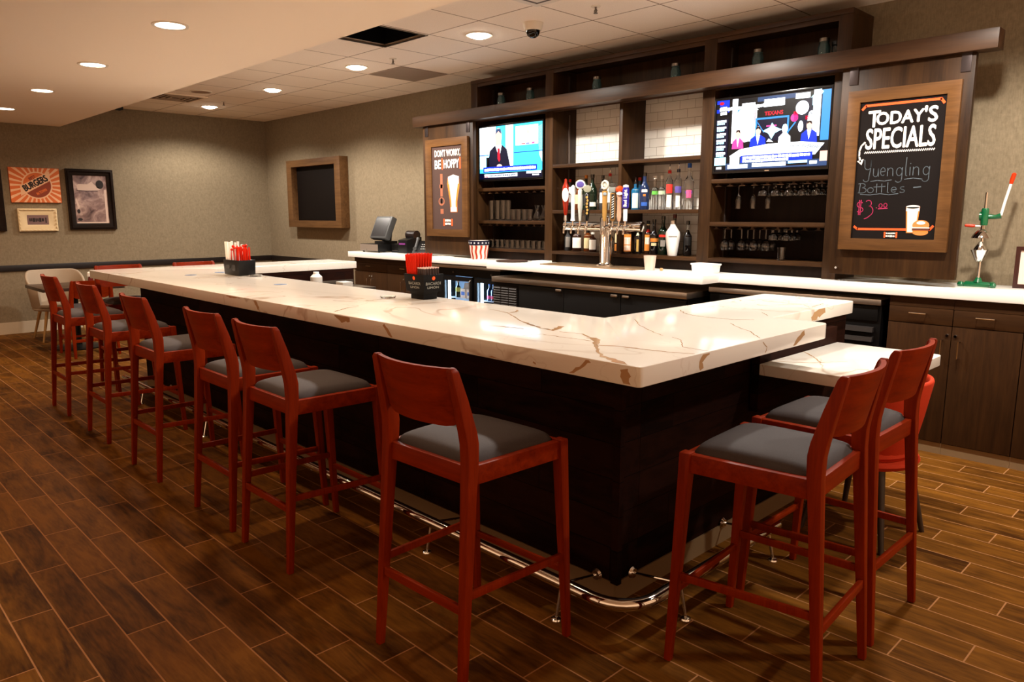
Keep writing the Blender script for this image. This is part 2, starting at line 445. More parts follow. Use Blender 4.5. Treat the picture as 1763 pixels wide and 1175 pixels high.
M_stoolx = wood('red_stained_wood_across', rgb(98, 23, 2), rgb(133, 39, 3), 'x', 0.42, grain=26, bump=0.02, spec=0.10)
M_seat = fabric('grey_vinyl', rgb(64, 58, 58), rgb(54, 49, 50))
M_unit = wood('bar_back_wood_upright', rgb(34, 20, 10), rgb(66, 43, 22), 'z', 0.42, grain=14, spec=0.2)
M_unitx = wood('bar_back_wood_level', rgb(34, 20, 10), rgb(70, 45, 23), 'x', 0.42, grain=14, spec=0.2)
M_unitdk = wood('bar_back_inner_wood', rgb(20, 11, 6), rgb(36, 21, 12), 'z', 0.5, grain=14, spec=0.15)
M_frame = wood('sign_frame_oak', rgb(72, 46, 22), rgb(102, 68, 35), 'x', 0.5, grain=16, spec=0.2)
M_cab = wood('cabinet_laminate', rgb(40, 23, 9), rgb(58, 35, 15), 'z', 0.5, grain=30, spec=0.15)
M_cabx = wood('cabinet_laminate_level', rgb(40, 23, 9), rgb(58, 35, 15), 'x', 0.5, grain=30, spec=0.15)
M_kick = mat('kick_plate_metal', rgb(132, 108, 78), 0.5, 0.3)
M_tile = subway('white_subway_tile')
M_fridge = mat('black_fridge_enamel', rgb(7, 6, 6), 0.5, spec=0.2)
M_rubber = mat('black_rubber', rgb(7, 6, 6), 0.7, spec=0.2)
M_blackpl = mat('black_plastic', rgb(12, 11, 11), 0.4, spec=0.3)
M_greypl = mat('dark_grey_plastic', rgb(62, 62, 62), 0.45)
M_beige = mat('grey_beige_metal', rgb(120, 106, 94), 0.5)
M_glass = mat('clear_glass', (1, 1, 1, 1), 0.02, trans=1.0, ior=1.45)
M_glassjar = mat('blue_green_jar_glass', rgb(150, 190, 196), 0.03, trans=0.9, ior=1.45)
M_white_pl = mat('white_plastic', rgb(238, 236, 232), 0.4)
M_paper = mat('white_paper', rgb(240, 238, 232), 0.8)
M_cream = mat('off_white_print', rgb(240, 232, 222), 0.8)
M_orange = mat('orange_print', rgb(232, 84, 24), 0.7)
M_red = mat('red_straw_plastic', rgb(206, 34, 4), 0.5, spec=0.2)
M_board = mat('chalkboard', rgb(26, 22, 21), 0.85, spec=0.05)
M_poster = mat('poster_brown', rgb(72, 52, 46), 0.75, spec=0.3)
M_chalk = mat('grey_blue_chalk', rgb(88, 97, 104), 0.95, spec=0.05)
M_pink = mat('pink_chalk', rgb(176, 52, 92), 0.95, spec=0.05)
M_beer = mat('pale_print', rgb(188, 204, 200), 0.8)
M_green = mat('green_enamel', rgb(16, 92, 54), 0.22, coat=0.4)
M_redknob = mat('orange_grip', rgb(206, 50, 8), 0.3)

# ---------------------------------------------------------------- room shell
X0, X1, Y0, Y1 = -11.66, 3.2, -3.6, 5.787
HOLE = (-5.80, -5.20, 3.45, 4.06)
def slab(name, x0, x1, y0, y1, z0, z1, m):
    return struct(MB().box(x0, x1, y0, y1, z0, z1).build(name, m, smooth=False))
slab('floor', X0 - 0.1, X1 + 0.1, Y0 - 0.1, Y1 + 0.1, -0.1, 0, M_floor)
slab('wall_left', X0 - 0.1, X0, Y0, Y1 + 0.1, 0, 3.25, M_wall)
slab('wall_back', X0, X1, Y1, Y1 + 0.1, 0, 3.25, M_wall)
hx0, hx1, hy0, hy1 = HOLE
mb = MB()
xs = [X0, hx0, hx1, X1]; ys = [2.6, hy0, hy1, Y1]
for z in (3.05, 3.07):
    g = [[mb.v((x, y, z)) for x in xs] for y in ys]
    for j in range(3):
        for i in range(3):
            if (i, j) == (1, 1): continue
            mb.face([g[j][i], g[j][i + 1], g[j + 1][i + 1], g[j + 1][i]])
struct(mb.build('ceiling', M_ceil, smooth=False))
mb = MB()
mb.box(hx0 - 0.02, hx0, hy0 - 0.02, hy1 + 0.02, 3.071, 3.5).box(hx1, hx1 + 0.02, hy0 - 0.02, hy1 + 0.02, 3.071, 3.5)
mb.box(hx0, hx1, hy0 - 0.02, hy0, 3.071, 3.5).box(hx0, hx1, hy1, hy1 + 0.02, 3.071, 3.5).box(hx0 - 0.02, hx1 + 0.02, hy0 - 0.02, hy1 + 0.02, 3.5, 3.52)
struct(mb.build('ceiling_opening', M_black, smooth=False))
slab('ceiling_soffit', X0, X1, Y0, 2.85, 2.74, 3.045, M_soffit)
struct(MB().ring_flat(hx0 - 0.012, hx1 + 0.012, hy0 - 0.012, hy1 + 0.012, 0.014, 3.044, 3.0495).build('trim_1', M_steeldk, smooth=False))
slab('baseboard_left', X0, X0 + 0.015, Y0, Y1, 0, 0.155, M_base)
slab('baseboard_back', X0, -8.45, Y1 - 0.015, Y1, 0, 0.155, M_base)
struct(MB().box(X0, X0 + 0.022, Y0, Y1, 0.828, 0.91).build('trim_2', M_trimdark, bevel=0.006))
struct(MB().box(X0, -8.45, Y1 - 0.022, Y1, 0.828, 0.91).build('trim_3', M_trimdark, bevel=0.006))

# ---------------------------------------------------------------- ceiling fittings
M_lens_hi = mat('lit_lens_white', (1, 1, 1, 1), 0.5, emit=(1.0, 0.90, 0.75, 1), estr=45.0)
M_lens_lo = mat('lit_lens_warm', (1, 1, 1, 1), 0.5, emit=(1.0, 0.86, 0.70, 1), estr=12.0)
M_trimring = mat('lamp_trim_white', rgb(226, 214, 196), 0.5)
def downlight(x, y, z, label, lens, power, col, name, r, dome):
    t = thing('ceiling_downlight', label, 'ceiling light', (x, y, z), 0, name)
    MB().lathe([(r + 0.022, 0.0), (r + 0.02, -0.008), (r, -0.006), (r, 0.0)], seg=28).build('trim_ring', M_trimring, t)
    MB().lathe([(0.001, -dome), (r * 0.5, -dome * 0.9), (r * 0.85, -dome * 0.55), (r, -0.004), (r, -0.001), (0.001, -0.001)], seg=28).build('lens', lens, t)
    ld = bpy.data.lights.new('lamp', 'SPOT'); ld.energy = power; ld.color = col; ld.spot_size = R(152); ld.spot_blend = 0.42; ld.shadow_soft_size = r * 0.8
    lo = bpy.data.objects.new('lamp', ld); COL.objects.link(lo); lo.parent = t; lo.location = (0, 0, -dome - 0.012)
    return t
hi_l = ['round downlight in the ceiling tiles by the corner of the walls', 'lit downlight between the air vent and the grey ceiling panel', 'lit downlight beside the dull grey ceiling panel', 'lit downlight between the dark ceiling opening and the dome camera',
        'lit downlight over the bar shelving beyond the dome camera', 'lit downlight in the tiles above the end of the bar', 'lit downlight in the tiles above the wood cabinets']
hi_l[0] = 'lit downlight in the tiles, the one closest to the room corner'
for (x, y), lb in zip(HI_ROW, hi_l): downlight(x, y, HI_Z, lb, M_lens_hi, HI_W * (0.7 if x < -10 else 1.0), HI_COL, 'downlights in the tiled ceiling', 0.092, 0.03)
lo_l = ['round downlight in the lowered plain ceiling, last of its row toward the picture wall', 'round downlight in the lowered plain ceiling, second of its row from the picture wall',
        'round downlight in the lowered plain ceiling, third of its row from the picture wall', 'largest round downlight in the lowered plain ceiling', 'round downlight in the lowered ceiling over the bar stools']
for (x, y), lb in zip(LO_ROW, lo_l): downlight(x, y, LO_Z, lb, M_lens_lo, LO_W, LO_COL, 'downlights in the plain ceiling', 0.088, 0.008)

t = thing('security_camera', 'white dome security camera with black bubble on the ceiling tiles', 'camera', (-4.30, 4.42, 3.05))
MB().lathe([(0.082, 0), (0.08, -0.012), (0.07, -0.052), (0.06, -0.058), (0.06, 0)], seg=24).build('housing', M_trimring, t)
MB().lathe([(0.055, -0.056), (0.053, -0.075), (0.042, -0.095), (0.024, -0.108), (0.001, -0.112)][::-1], seg=24).build('dome', mat('dome_black', rgb(8, 8, 8), 0.06), t)

def sprinkler(x, y, label):
    t = thing('fire_sprinkler', label, 'sprinkler', (x, y, 3.05), 0, 'ceiling sprinklers')
    MB().lathe([(0.035, 0), (0.033, -0.006), (0.012, -0.008), (0.012, 0)], seg=18).build('escutcheon', M_trimring, t)
    mb = MB(); mb.tube([(0, 0, -0.004), (0, 0, -0.045)], 0.006, 8).tube([(-0.004, 0, -0.02), (-0.014, 0, -0.032), (-0.002, 0, -0.046)], 0.003, 6).tube([(0.004, 0, -0.02), (0.014, 0, -0.032), (0.002, 0, -0.046)], 0.003, 6)
    mb.cyl((0, 0, -0.05), 0.016, 0.004, 14); mb.build('deflector', M_steeldk, t)
sprinkler(-6.17, 4.41, 'small fire sprinkler between the dark ceiling opening and the grey panel')
sprinkler(-3.65, 4.40, 'small fire sprinkler on the ceiling beyond the dome camera')
sprinkler(-10.0, 4.40, 'small fire sprinkler on the ceiling near the air vent')

t = thing('air_vent', 'square dark slatted air vent in the ceiling beside the round speaker', 'vent', (-10.07, 3.80, 3.05))
MB().ring_flat(-0.30, 0.30, -0.30, 0.30, 0.03, -0.012, 0).build('frame', M_soffit, t, smooth=False)
mb = MB()
for k in range(4): mb.ring_flat(-0.26 + 0.062 * k, 0.26 - 0.062 * k, -0.26 + 0.062 * k, 0.26 - 0.062 * k, 0.022, -0.014, -0.004)
mb.build('vent_slat', mat('vent_paint', rgb(176, 152, 128), 0.6), t, smooth=False)
MB().box(-0.28, 0.28, -0.28, 0.28, -0.003, -0.0005).build('backing', M_black, t, smooth=False)
t = thing('air_diffuser', 'pale square air diffuser in the ceiling above the dome camera', 'vent', (-3.61, 3.755, 3.05))
MB().ring_flat(-0.30, 0.30, -0.30, 0.30, 0.05, -0.02, 0).build('frame', M_trimring, t, smooth=False)
MB().box(-0.2, 0.2, -0.2, 0.2, -0.03, -0.018).build('plate', M_trimring, t, bevel=0.004)
MB().box(-0.26, 0.26, -0.26, 0.26, -0.019, -0.001).build('backing', mat('vent_grey', rgb(90, 78, 68), 0.8), t, smooth=False)
tag(MB((-6.71, 4.99, 3.05)).box(-7.0, -6.42, 4.69, 5.29, 3.043, 3.0495).build('ceiling_panel', mat('grey_panel', rgb(150, 132, 118), 0.8), smooth=False), 'dull grey square panel set among the pale ceiling tiles', 'ceiling panel')
t = thing('ceiling_speaker', 'flat round ceiling speaker beside the air vent', 'speaker', (-9.40, 3.86, 3.05))
MB().lathe([(0.13, 0), (0.128, -0.008), (0.115, -0.01), (0.115, 0)], seg=28).build('rim', M_trimring, t)
MB().lathe([(0.001, -0.007), (0.116, -0.006), (0.116, -0.001), (0.001, -0.001)], seg=28).build('grille', mat('speaker_cloth', rgb(150, 122, 102), 0.8, bump=0.3), t)
t = thing('motion_sensor', 'small black sensor box on the ceiling edge above the wall pictures', 'sensor', (-11.45, 3.55, 3.05))
MB().box(-0.05, 0.05, -0.04, 0.04, -0.05, 0).build('housing', M_blackpl, t, bevel=0.01)
MB().lathe([(0.001, -0.06), (0.018, -0.056), (0.024, -0.048), (0.024, -0.045)], seg=14).build('lens', M_greypl, t)
# ---------------------------------------------------------------- the bar
BT, BB = 1.067, 0.997
out = round_poly([(-7.55, 1.965), (-1.414, 1.965), (-1.414, 3.437), (-1.69, 3.437), (-1.69, 4.447), (-2.256, 4.447), (-2.256, 2.828), (-6.95, 2.828), (-6.95, 4.43), (-7.55, 4.43)],
                 [0.02, 0.02, 0.05, 0.0, 0.04, 0.03, 0.01, 0.01, 0.03, 0.03])
o = MB((-4.4, 2.4, BB)).prism(out, BB, BT).build('bar_counter', M_quartz, bevel=0.007, seg=3)
# veins in the stone, as (a, b, width) along each face
VT= [[(-2.422,2.43,0.005),(-2.333,2.404,0.008),(-2.237,2.356,0.008),(-2.193,2.359,0.02)],[(-2.207,2.362,0.012),(-2.158,2.347,0.03),(-2.185,2.409,0.045),(-2.213,2.466,0.03)],[(-2.114,2.344,0.008),(-2.06,2.353,0.008),(-2.007,2.368,0.008),(-1.937,2.329,0.012)],[(-1.927,2.311,0.03),(-1.903,2.314,0.045),(-1.863,2.286,0.04),(-1.797,2.202,0.02),(-1.718,2.118,0.015),(-1.642,2.043,0.015),(-1.595,2.022,0.03),(-1.549,2.003,0.04),(-1.499,1.97,0.04),(-1.451,1.93,0.035)],[(-1.79,2.197,0.012),(-1.748,2.215,0.014),(-1.703,2.242,0.012),(-1.643,2.249,0.016),(-1.584,2.255,0.012),(-1.493,2.274,0.008),(-1.423,2.306,0.006)],[(-2.156,2.163,0.005),(-2.117,2.241,0.005),(-2.007,2.243,0.008),(-1.929,2.252,0.008),(-1.863,2.253,0.008)],[(-2.118,2.885,0.005),(-1.985,2.743,0.005),(-1.9,2.677,0.005),(-1.823,2.619,0.005),(-1.742,2.574,0.004)],[(-1.693,2.566,0.005),(-1.637,2.538,0.005),(-1.584,2.472,0.005),(-1.532,2.398,0.005),(-1.411,2.393,0.004)],[(-2.169,3.353,0.005),(-2.083,3.257,0.008),(-2.001,3.21,0.008),(-1.907,3.202,0.008),(-1.797,3.215,0.008),(-1.711,3.284,0.005)],[(-1.729,3.095,0.005),(-1.62,2.989,0.005),(-1.547,2.941,0.005),(-1.472,2.851,0.005),(-1.429,2.801,0.004)],[(-2.885,2.642,0.005),(-2.816,2.642,0.008),(-2.711,2.612,0.014),(-2.717,2.674,0.02),(-2.767,2.739,0.008)],[(-2.711,2.612,0.008),(-2.599,2.544,0.008),(-2.479,2.467,0.008),(-2.327,2.392,0.02),(-2.257,2.377,0.008)],[(-2.456,2.242,0.005),(-2.405,2.268,0.008),(-2.332,2.283,0.014),(-2.277,2.29,0.008)],[(-3.832,2.267,0.005),(-3.761,2.297,0.008),(-3.67,2.332,0.005)],[(-3.374,1.999,0.008),(-3.431,2.081,0.014),(-3.476,2.158,0.008),(-3.488,2.222,0.005)],[(-3.672,2.387,0.005),(-3.705,2.548,0.005),(-3.562,2.618,0.004)],[(-4.84,2.062,0.005),(-4.832,2.126,0.008),(-4.868,2.225,0.005)],[(-1.819,4.053,0.005),(-1.737,3.944,0.005),(-1.745,4.037,0.008),(-1.762,4.179,0.005)],[(-1.816,3.565,0.004),(-1.732,3.465,0.005)]]
VA= [[(-1.685,3.343,0.005),(-1.632,3.398,0.008),(-1.565,3.424,0.008),(-1.494,3.483,0.007),(-1.442,3.564,0.005),(-1.393,3.629,0.004)],[(-1.695,3.771,0.005),(-1.627,3.703,0.008),(-1.56,3.632,0.008),(-1.507,3.554,0.008),(-1.475,3.516,0.008)]]
VF= [[(-1.48,1.052,0.035),(-1.473,1.028,0.04),(-1.47,1.008,0.035),(-1.471,0.987,0.03)],[(-1.628,1.063,0.02),(-1.654,1.043,0.02),(-1.69,1.021,0.012),(-1.723,0.998,0.008)],[(-2.879,1.058,0.02),(-2.849,1.033,0.025),(-2.826,1.012,0.02),(-2.811,0.999,0.012)],[(-3.313,1.06,0.01),(-3.242,1.052,0.05),(-3.169,1.049,0.02)],[(-4.602,1.065,0.02),(-4.501,1.062,0.03),(-4.403,1.065,0.01)],[(-4.215,1.063,0.03),(-4.187,1.04,0.035),(-4.162,1.015,0.03)],[(-2.268,0.994,0.006),(-2.177,0.998,0.012),(-2.107,1.002,0.006)],[(-1.903,1.017,0.01),(-1.89,1.014,0.01)]]
VR= [[(2.392,1.062,0.012),(2.352,1.051,0.03),(2.334,1.035,0.03),(2.343,1.005,0.025)],[(2.799,1.053,0.004),(2.836,1.028,0.006),(2.822,1.005,0.004)],[(3.178,1.052,0.03),(3.142,1.034,0.04),(3.097,1.013,0.03),(3.08,0.997,0.02)]]
VN= [[(4.039,1.054,0.05),(3.965,1.042,0.06),(3.906,1.026,0.05),(3.873,1.012,0.03)]]
def add_veins(o, sets):
    bm = bmesh.new(); bm.from_mesh(o.data); o.data.materials.append(M_vein); r = random.Random(11)
    org = o.location
    for lines, axis, lv in sets:
        for ln in lines:
            pts = []
            for (a, b, w), (a2, b2, w2) in zip(ln[:-1], ln[1:]):
                n = max(2, int(math.hypot(a2 - a, b2 - b) / 0.018)); L = math.hypot(a2 - a, b2 - b)
                for k in range(n):
                    f = k / n; j = 0.004 if k else 0.0
                    pts.append((a + (a2 - a) * f + r.uniform(-j, j), b + (b2 - b) * f + r.uniform(-j, j), (w + (w2 - w) * f) * r.uniform(0.55, 1.15)))
            pts.append(ln[-1]); prev = None
            for i, (a, b, w) in enumerate(pts):
                p, q = pts[max(i - 1, 0)], pts[min(i + 1, len(pts) - 1)]
                dx, dy = q[0] - p[0], q[1] - p[1]; L = math.hypot(dx, dy) or 1e-6; nx, ny = -dy / L * w / 2, dx / L * w / 2
                pr = []
                for s_ in (1, -1):
                    u, v = a + nx * s_, b + ny * s_
                    if axis == 'z': c = (min(max(u, -7.5), -1.13), max(v, 1.973), lv)
                    elif axis == 'y': c = (u, lv, min(max(v, BB + 0.006), BT - 0.006))
                    else: c = (lv, u, min(max(v, BB + 0.006), BT - 0.006))
                    if axis == 'z' and lv > 1 and c[0] > -1.422 : c = (-1.422, c[1], lv)
                    pr.append(bm.verts.new(Vector(c) - org))
                if prev:
                    f = bm.faces.new((prev[0], pr[0], pr[1], prev[1])); f.material_index = 1; f.normal_update()
                    want = {'z': Vector((0, 0, 1)), 'y': Vector((0, -1, 0)), 'x': Vector((1, 0, 0))}[axis]
                    if f.normal.dot(want) < 0: f.normal_flip()
                prev = pr
    bm.to_mesh(o.data); bm.free()
add_veins(o, [(VT, 'z', BT + 0.0003), (VF, 'y', 1.9647), (VR, 'x', -1.4137), (VN, 'x', -1.6897)])
tag(o, 'long white quartz bar counter with brown veins on a dark wood base', 'counter')
t = thing('bar_island', 'dark wood boarded base under the white veined bar counter', 'bar', (-4.4, 2.4, 0))
P = (-4.4, 2.4, 0)
MB(P).box(-7.10, -1.717, 2.25, 2.40, 0.09, BB - 0.0005).build('front_panel', M_barwood, t, smooth=False)
MB(P).box(-1.867, -1.7165, 2.401, 4.40, 0.09, BB - 0.0005).build('end_panel', M_barwoody, t, smooth=False)
MB(P).box(-7.099, -6.95, 2.401, 4.38, 0.09, BB - 0.0005).build('end_panel', M_barwoody, t, smooth=False)
MB(P).box(-7.105, -1.71, 2.243, 2.2495, 0.0, 0.092).build('kick_plate', M_kick, t, smooth=False)
MB(P).box(-1.716, -1.709, 2.2495, 4.40, 0.0, 0.092).build('kick_plate', M_kick, t, smooth=False)
for q in ((-7.09, -1.73, 2.26, 2.39), (-1.86, -1.72, 2.391, 4.39), (-7.09, -6.96, 2.391, 4.37)): MB(P).box(*q, 0.0, 0.0895).build('plinth', M_black, t, smooth=False)
MB(P).box(-1.725, -1.690, 2.235, 2.262, 0.092, BB - 0.001).build('corner_trim', M_barwood, t, smooth=False)

# foot rail
t = thing('foot_rail', 'polished metal foot rail running round the bottom of the bar', 'foot rail', (-1.5, 2.0, 0))
P = (-1.5, 2.0, 0)
ry, rx, rz = 2.025, -1.478, 0.14
path = [(-7.0, ry, rz)] + [(-7.0 + 0.5 * k, ry, rz) for k in range(1, 11)] + [(rx - 0.16, ry, rz)]
for k in range(1, 8):
    a = R(90 * k / 8); path.append((rx - 0.16 + 0.16 * math.sin(a), ry + 0.16 - 0.16 * math.cos(a), rz))
path += [(rx, ry + 0.16, rz)] + [(rx, ry + 0.16 + 0.3 * k, rz) for k in range(1, 4)] + [(rx, 3.16, rz)]
MB(P).tube(path, 0.0255, 14).build('rail', M_chrome, t)
def bracket(x, y, wx, wy):
    mb = MB(P)
    d = Vector((wx - x, wy - y, 0)).normalized()
    f = Vector((x, y, 0)) - d * 0.01
    mb.tube([(wx, wy, 0.10), (x, y, rz)], 0.006, 8)
    mb.tube([(x, y, rz), (f.x - d.x * 0.02, f.y - d.y * 0.02, 0.004)], 0.007, 8)
    mb.lathe([(0.022, 0.0), (0.02, 0.006), (0.008, 0.012)], (f.x - d.x * 0.02, f.y - d.y * 0.02, 0), 14)
    c = Vector((wx, wy, 0.10)) - d * 0.001
    if abs(d.y) > 0.5: mb.lathe([(0.026, 0), (0.024, 0.008), (0.004, 0.01)], (c.x, c.y, c.z), 16, axis='y') if False else mb.tube([(c.x, c.y, c.z), (c.x, c.y - 0.01, c.z)], [0.026, 0.02], 16)
    else: mb.tube([(c.x, c.y, c.z), (c.x + 0.01, c.y, c.z)], [0.026, 0.02], 16)
    mb.build('bracket', M_chrome, t)
for x in (-1.80, -2.62, -3.9, -5.2, -6.5): bracket(x, ry, x, 2.243)
for y in (2.36, 3.08): bracket(rx, y, -1.709, y)

# lower side counter
o = MB((-1.4, 3.7, 0.805)).prism(round_poly([(-1.665, 3.272), (-1.129, 3.272), (-1.129, 4.165), (-1.665, 4.165)], [0.0, 0.02, 0.04, 0.0]), 0.805, 0.86).build('side_counter', M_quartz, bevel=0.006, seg=3)
add_veins(o, [(VA, 'z', 0.8603)])
tag(o, 'lower white quartz side counter joined to the end of the bar', 'counter')
o = MB((-1.69, 3.72, 0.62)).box(-1.709, -1.666, 3.28, 4.16, 0.62, 0.95).build('counter_ledger', M_barwoody, bevel=0.002)
tag(o, 'dark wood ledger board fixing the lower side counter to the bar', 'ledger')

# ---------------------------------------------------------------- bar stools
def make_stool(scale=1.0, name='bar_stool', label='', cat='bar stool', legs=1.0):
    """red wooden stool facing +y; rear posts carry the curved back"""
    t = thing(name, label, cat)
    def zz(z): return z * legs if z <= 0.705 else z - 0.705 + 0.705 * legs
    for s in (-1, 1):
        MB().bar([((s * 0.224, -0.258, 0), 0.028, 0.026), ((s * 0.209, -0.208, zz(0.66)), 0.040, 0.040), ((s * 0.206, -0.198, zz(0.78)), 0.042, 0.046), ((s * 0.204, -0.197, zz(0.845)), 0.042, 0.050),
                  ((s * 0.202, -0.203, zz(0.885)), 0.041, 0.050), ((s * 0.197, -0.228, zz(0.99)), 0.036, 0.042), ((s * 0.1915, -0.253, zz(1.085)), 0.030, 0.030), ((s * 0.189, -0.256, zz(1.097)), 0.018, 0.022)]).build('leg', M_stool, t, bevel=0.005)
    for s in (-1, 1):
        MB().bar([((s * 0.243, 0.255, 0), 0.026, 0.026), ((s * 0.232, 0.222, zz(0.69)), 0.042, 0.040), ((s * 0.231, 0.220, zz(0.775)), 0.042, 0.040)]).build('leg', M_stool, t, bevel=0.005)
    # seat frame: one closed ring of four rails
    o_ = [(-0.222, -0.212), (0.222, -0.212), (0.247, 0.236), (-0.247, 0.236)]; i_ = [(-0.19, -0.185), (0.19, -0.185), (0.212, 0.208), (-0.212, 0.208)]
    o_ = [(x * 0.985, y * 0.985) for x, y in o_]
    MB().loft([[(a, b, zz(0.706)), (a, b, zz(0.770)), (c, d, zz(0.770)), (c, d, zz(0.706))] for (a, b), (c, d) in zip(o_, i_)], closed=True).build('seat_frame', M_stoolx, t, bevel=0.003)
    # padded seat
    n = 16; mb = MB(); top = []; bot = []
    for j in range(n + 1):
        rt, rb = [], []
        for i in range(n + 1):
            u, v = -1 + 2 * i / n, -1 + 2 * j / n
            u2, v2 = math.copysign(abs(u) ** 0.7, u), math.copysign(abs(v) ** 0.7, v)
            hw = 0.196 + 0.016 * (v2 + 1) / 2
            x = u2 * hw; y = 0.014 + v2 * 0.205
            # round the corners
            k = max(0, abs(u2) + abs(v2) - 1.78) / 0.22; x *= 1 - 0.05 * k; y = 0.014 + (y - 0.014) * (1 - 0.05 * k)
            e = (1 - abs(u2) ** 5) * (1 - abs(v2) ** 5)
            z = 0.771 + 0.042 * (max(e, 0) ** 0.42) * (0.86 + 0.14 * (1 - u * u) * (1 - v * v))
            rt.append(mb.v((x, y, zz(z)))); rb.append(mb.v((x, y, zz(0.752))))
        top.append(rt); bot.append(rb)
    for j in range(n):
        for i in range(n):
            mb.face([top[j][i], top[j][i + 1], top[j + 1][i + 1], top[j + 1][i]]); mb.face([bot[j][i], bot[j + 1][i], bot[j + 1][i + 1], bot[j][i + 1]])
    for i in range(n):
        mb.face([bot[0][i], bot[0][i + 1], top[0][i + 1], top[0][i]]); mb.face([bot[n][i + 1], bot[n][i], top[n][i], top[n][i + 1]])
        mb.face([bot[i + 1][0], bot[i][0], top[i][0], top[i + 1][0]]); mb.face([bot[i][n], bot[i + 1][n], top[i + 1][n], top[i][n]])
    mb.build('seat', M_seat, t, ang=60)
    # curved back panel between the posts
    n = 14; mb = MB(); rings = []
    for i in range(n + 1):
        u = -1 + 2 * i / n; x = u * 0.186
        bow = -0.040 * (1 - u * u)
        e = max(0.0, abs(u) - 0.72) / 0.28
        zb = 0.895 + 0.0 * e + 0.022 * e * e; zt = 1.094
        ring = []
        for z, th in ((zb, 0.0), (zb + 0.006, 0.0), (0.96, 0.0), (1.03, 0), (zt - 0.004, 0), (zt, 0)):
            yb = -0.203 - (z - 0.885) * 0.24
            ring.append((x, yb + bow - 0.006, zz(z)))
        for z in (zt, zt - 0.004, 1.03, 0.96, zb + 0.006, zb):
            yb = -0.203 - (z - 0.885) * 0.24
            ring.append((x, yb + bow + 0.010, zz(z)))
        rings.append(ring)
    mb.loft(rings).build('backrest', M_stoolx, t, bevel=0.0, ang=45)
    # rungs
    MB().beam((-0.215, -0.239, 0.288 * legs), (0.215, -0.239, 0.288 * legs), 0.016, 0.032).build('rung', M_stoolx, t, bevel=0.003)
    MB().beam((-0.238, 0.242, 0.268 * legs), (0.238, 0.242, 0.268 * legs), 0.014, 0.026).build('rung', M_stoolx, t, bevel=0.003)
    for s in (-1, 1): MB().beam((s * 0.216, -0.236, 0.335 * legs), (s * 0.236, 0.24, 0.325 * legs), 0.014, 0.028).build('rung', M_stool, t, bevel=0.003)
    return t
GS = 'red wooden bar stools along the bar'
st = make_stool(label='red wooden bar stool with grey seat, sixth along the bar front, beside the bar corner')
st['group'] = GS; st.location = (-1.930, 1.675, 0); st.rotation_euler = (0, 0, R(2))
for x, y, a, lb in [
    (-3.098, 1.690, 0, 'red wooden bar stool fifth along the bar front, overlapping the fourth'),
    (-3.705, 1.700, 0, 'red wooden bar stool fourth along the bar front, its back close to the fifth'),
    (-4.685, 1.690, 0, 'red wooden bar stool third along the bar front from the picture wall'),
    (-5.710, 1.710, 0, 'red wooden bar stool second along the bar front from the picture wall'),
    (-6.715, 1.712, 0, 'red wooden bar stool first along the bar front, next to the dark dining table'),
    (-1.105, 2.345, 94, 'large red wooden bar stool at the bar end with light on its seat'),
    (-1.135, 2.915, 90, 'red wooden bar stool at the bar end pushed up to the low side counter'),
    (-7.42, 2.25, -90, 'red wooden bar stool at the far short end, by the counter corner'),
    (-7.42, 2.96, -90, 'red wooden bar stool at the far short end, behind the straw caddy')]:
    dup(st, (x, y, 0), R(a), lb, GS)
# dining height relative of the stools
dc = make_stool(name='dining_chair', label='red wooden dining chair with grey seat drawn up to the dark dining table', cat='chair', legs=0.66)
dc.location = (-9.35, 2.38, 0); dc.rotation_euler = (0, 0, R(90))
# ---------------------------------------------------------------- tub chairs and dining table
def tub_chair(name, label, shell_m, seat_m, leg_m, loc, rz, k=1.0, h_back=0.83, h_arm=0.66, fl=1.0):
    t = thing(name, label, 'chair', loc, rz)
    n = 36; mb = MB(); rings = []
    for i in range(n + 1):
        a = R(-128 + 256 * i / n)          # 0 = middle of the back (-y)
        ca = math.cos(a)
        f = max(0.0, min(1.0, (ca + 0.45) / 1.15)); f = f * f * (3 - 2 * f)
        top = h_arm + (h_back - h_arm) * f
        sx, sy = math.sin(a), -ca
        def pt(r, z, flare):
            rr = r * (1 - 0.10 * fl * (1 - (z - 0.38) / 0.4) * flare)
            return (sx * 0.305 * rr * k, sy * 0.285 * rr * k, z)
        ring = [pt(0.90, 0.385, 1), pt(0.97, 0.43, 1), pt(1.0, (0.43 + top) / 2, 1), pt(1.0, top - 0.012, 1), pt(0.975, top, 1), pt(0.93, top, 1), pt(0.905, top - 0.014, 1), pt(0.90, (0.45 + top) / 2, 1), pt(0.87, 0.44, 1), pt(0.82, 0.40, 1)]
        rings.append(ring)
    mb.loft(rings).build('shell', shell_m, t, ang=70)
    MB().lathe([(0.01, 0.375), (0.25, 0.38), (0.268, 0.40), (0.262, 0.415), (0.01, 0.415)], (0, 0, 0), 30, sx=k * 1.0, sy=k * 0.96).build('underside', shell_m, t)
    MB().lathe([(0.01, 0.416), (0.235, 0.416), (0.255, 0.435), (0.25, 0.462), (0.2, 0.474), (0.01, 0.478)], (0, 0.03, 0), 30, sx=k, sy=k).build('seat', seat_m, t)
    for sx in (-1, 1):
        for sy in (-1, 1):
            MB().tube([(sx * 0.235 * k, sy * 0.225 * k, 0), (sx * 0.155 * k, sy * 0.15 * k, 0.385)], [0.012, 0.021], 12).build('leg', leg_m, t)
    return t
M_oak = wood('pale_oak', rgb(150, 112, 62), rgb(186, 146, 88), 'z', 0.5)
M_shell = fabric('grey_beige_upholstery', rgb(168, 152, 132), rgb(150, 134, 116))
M_cush = fabric('grey_cushion', rgb(150, 134, 116), rgb(132, 118, 102))
M_orsh = fabric('orange_upholstery', rgb(178, 46, 6), rgb(160, 38, 4))
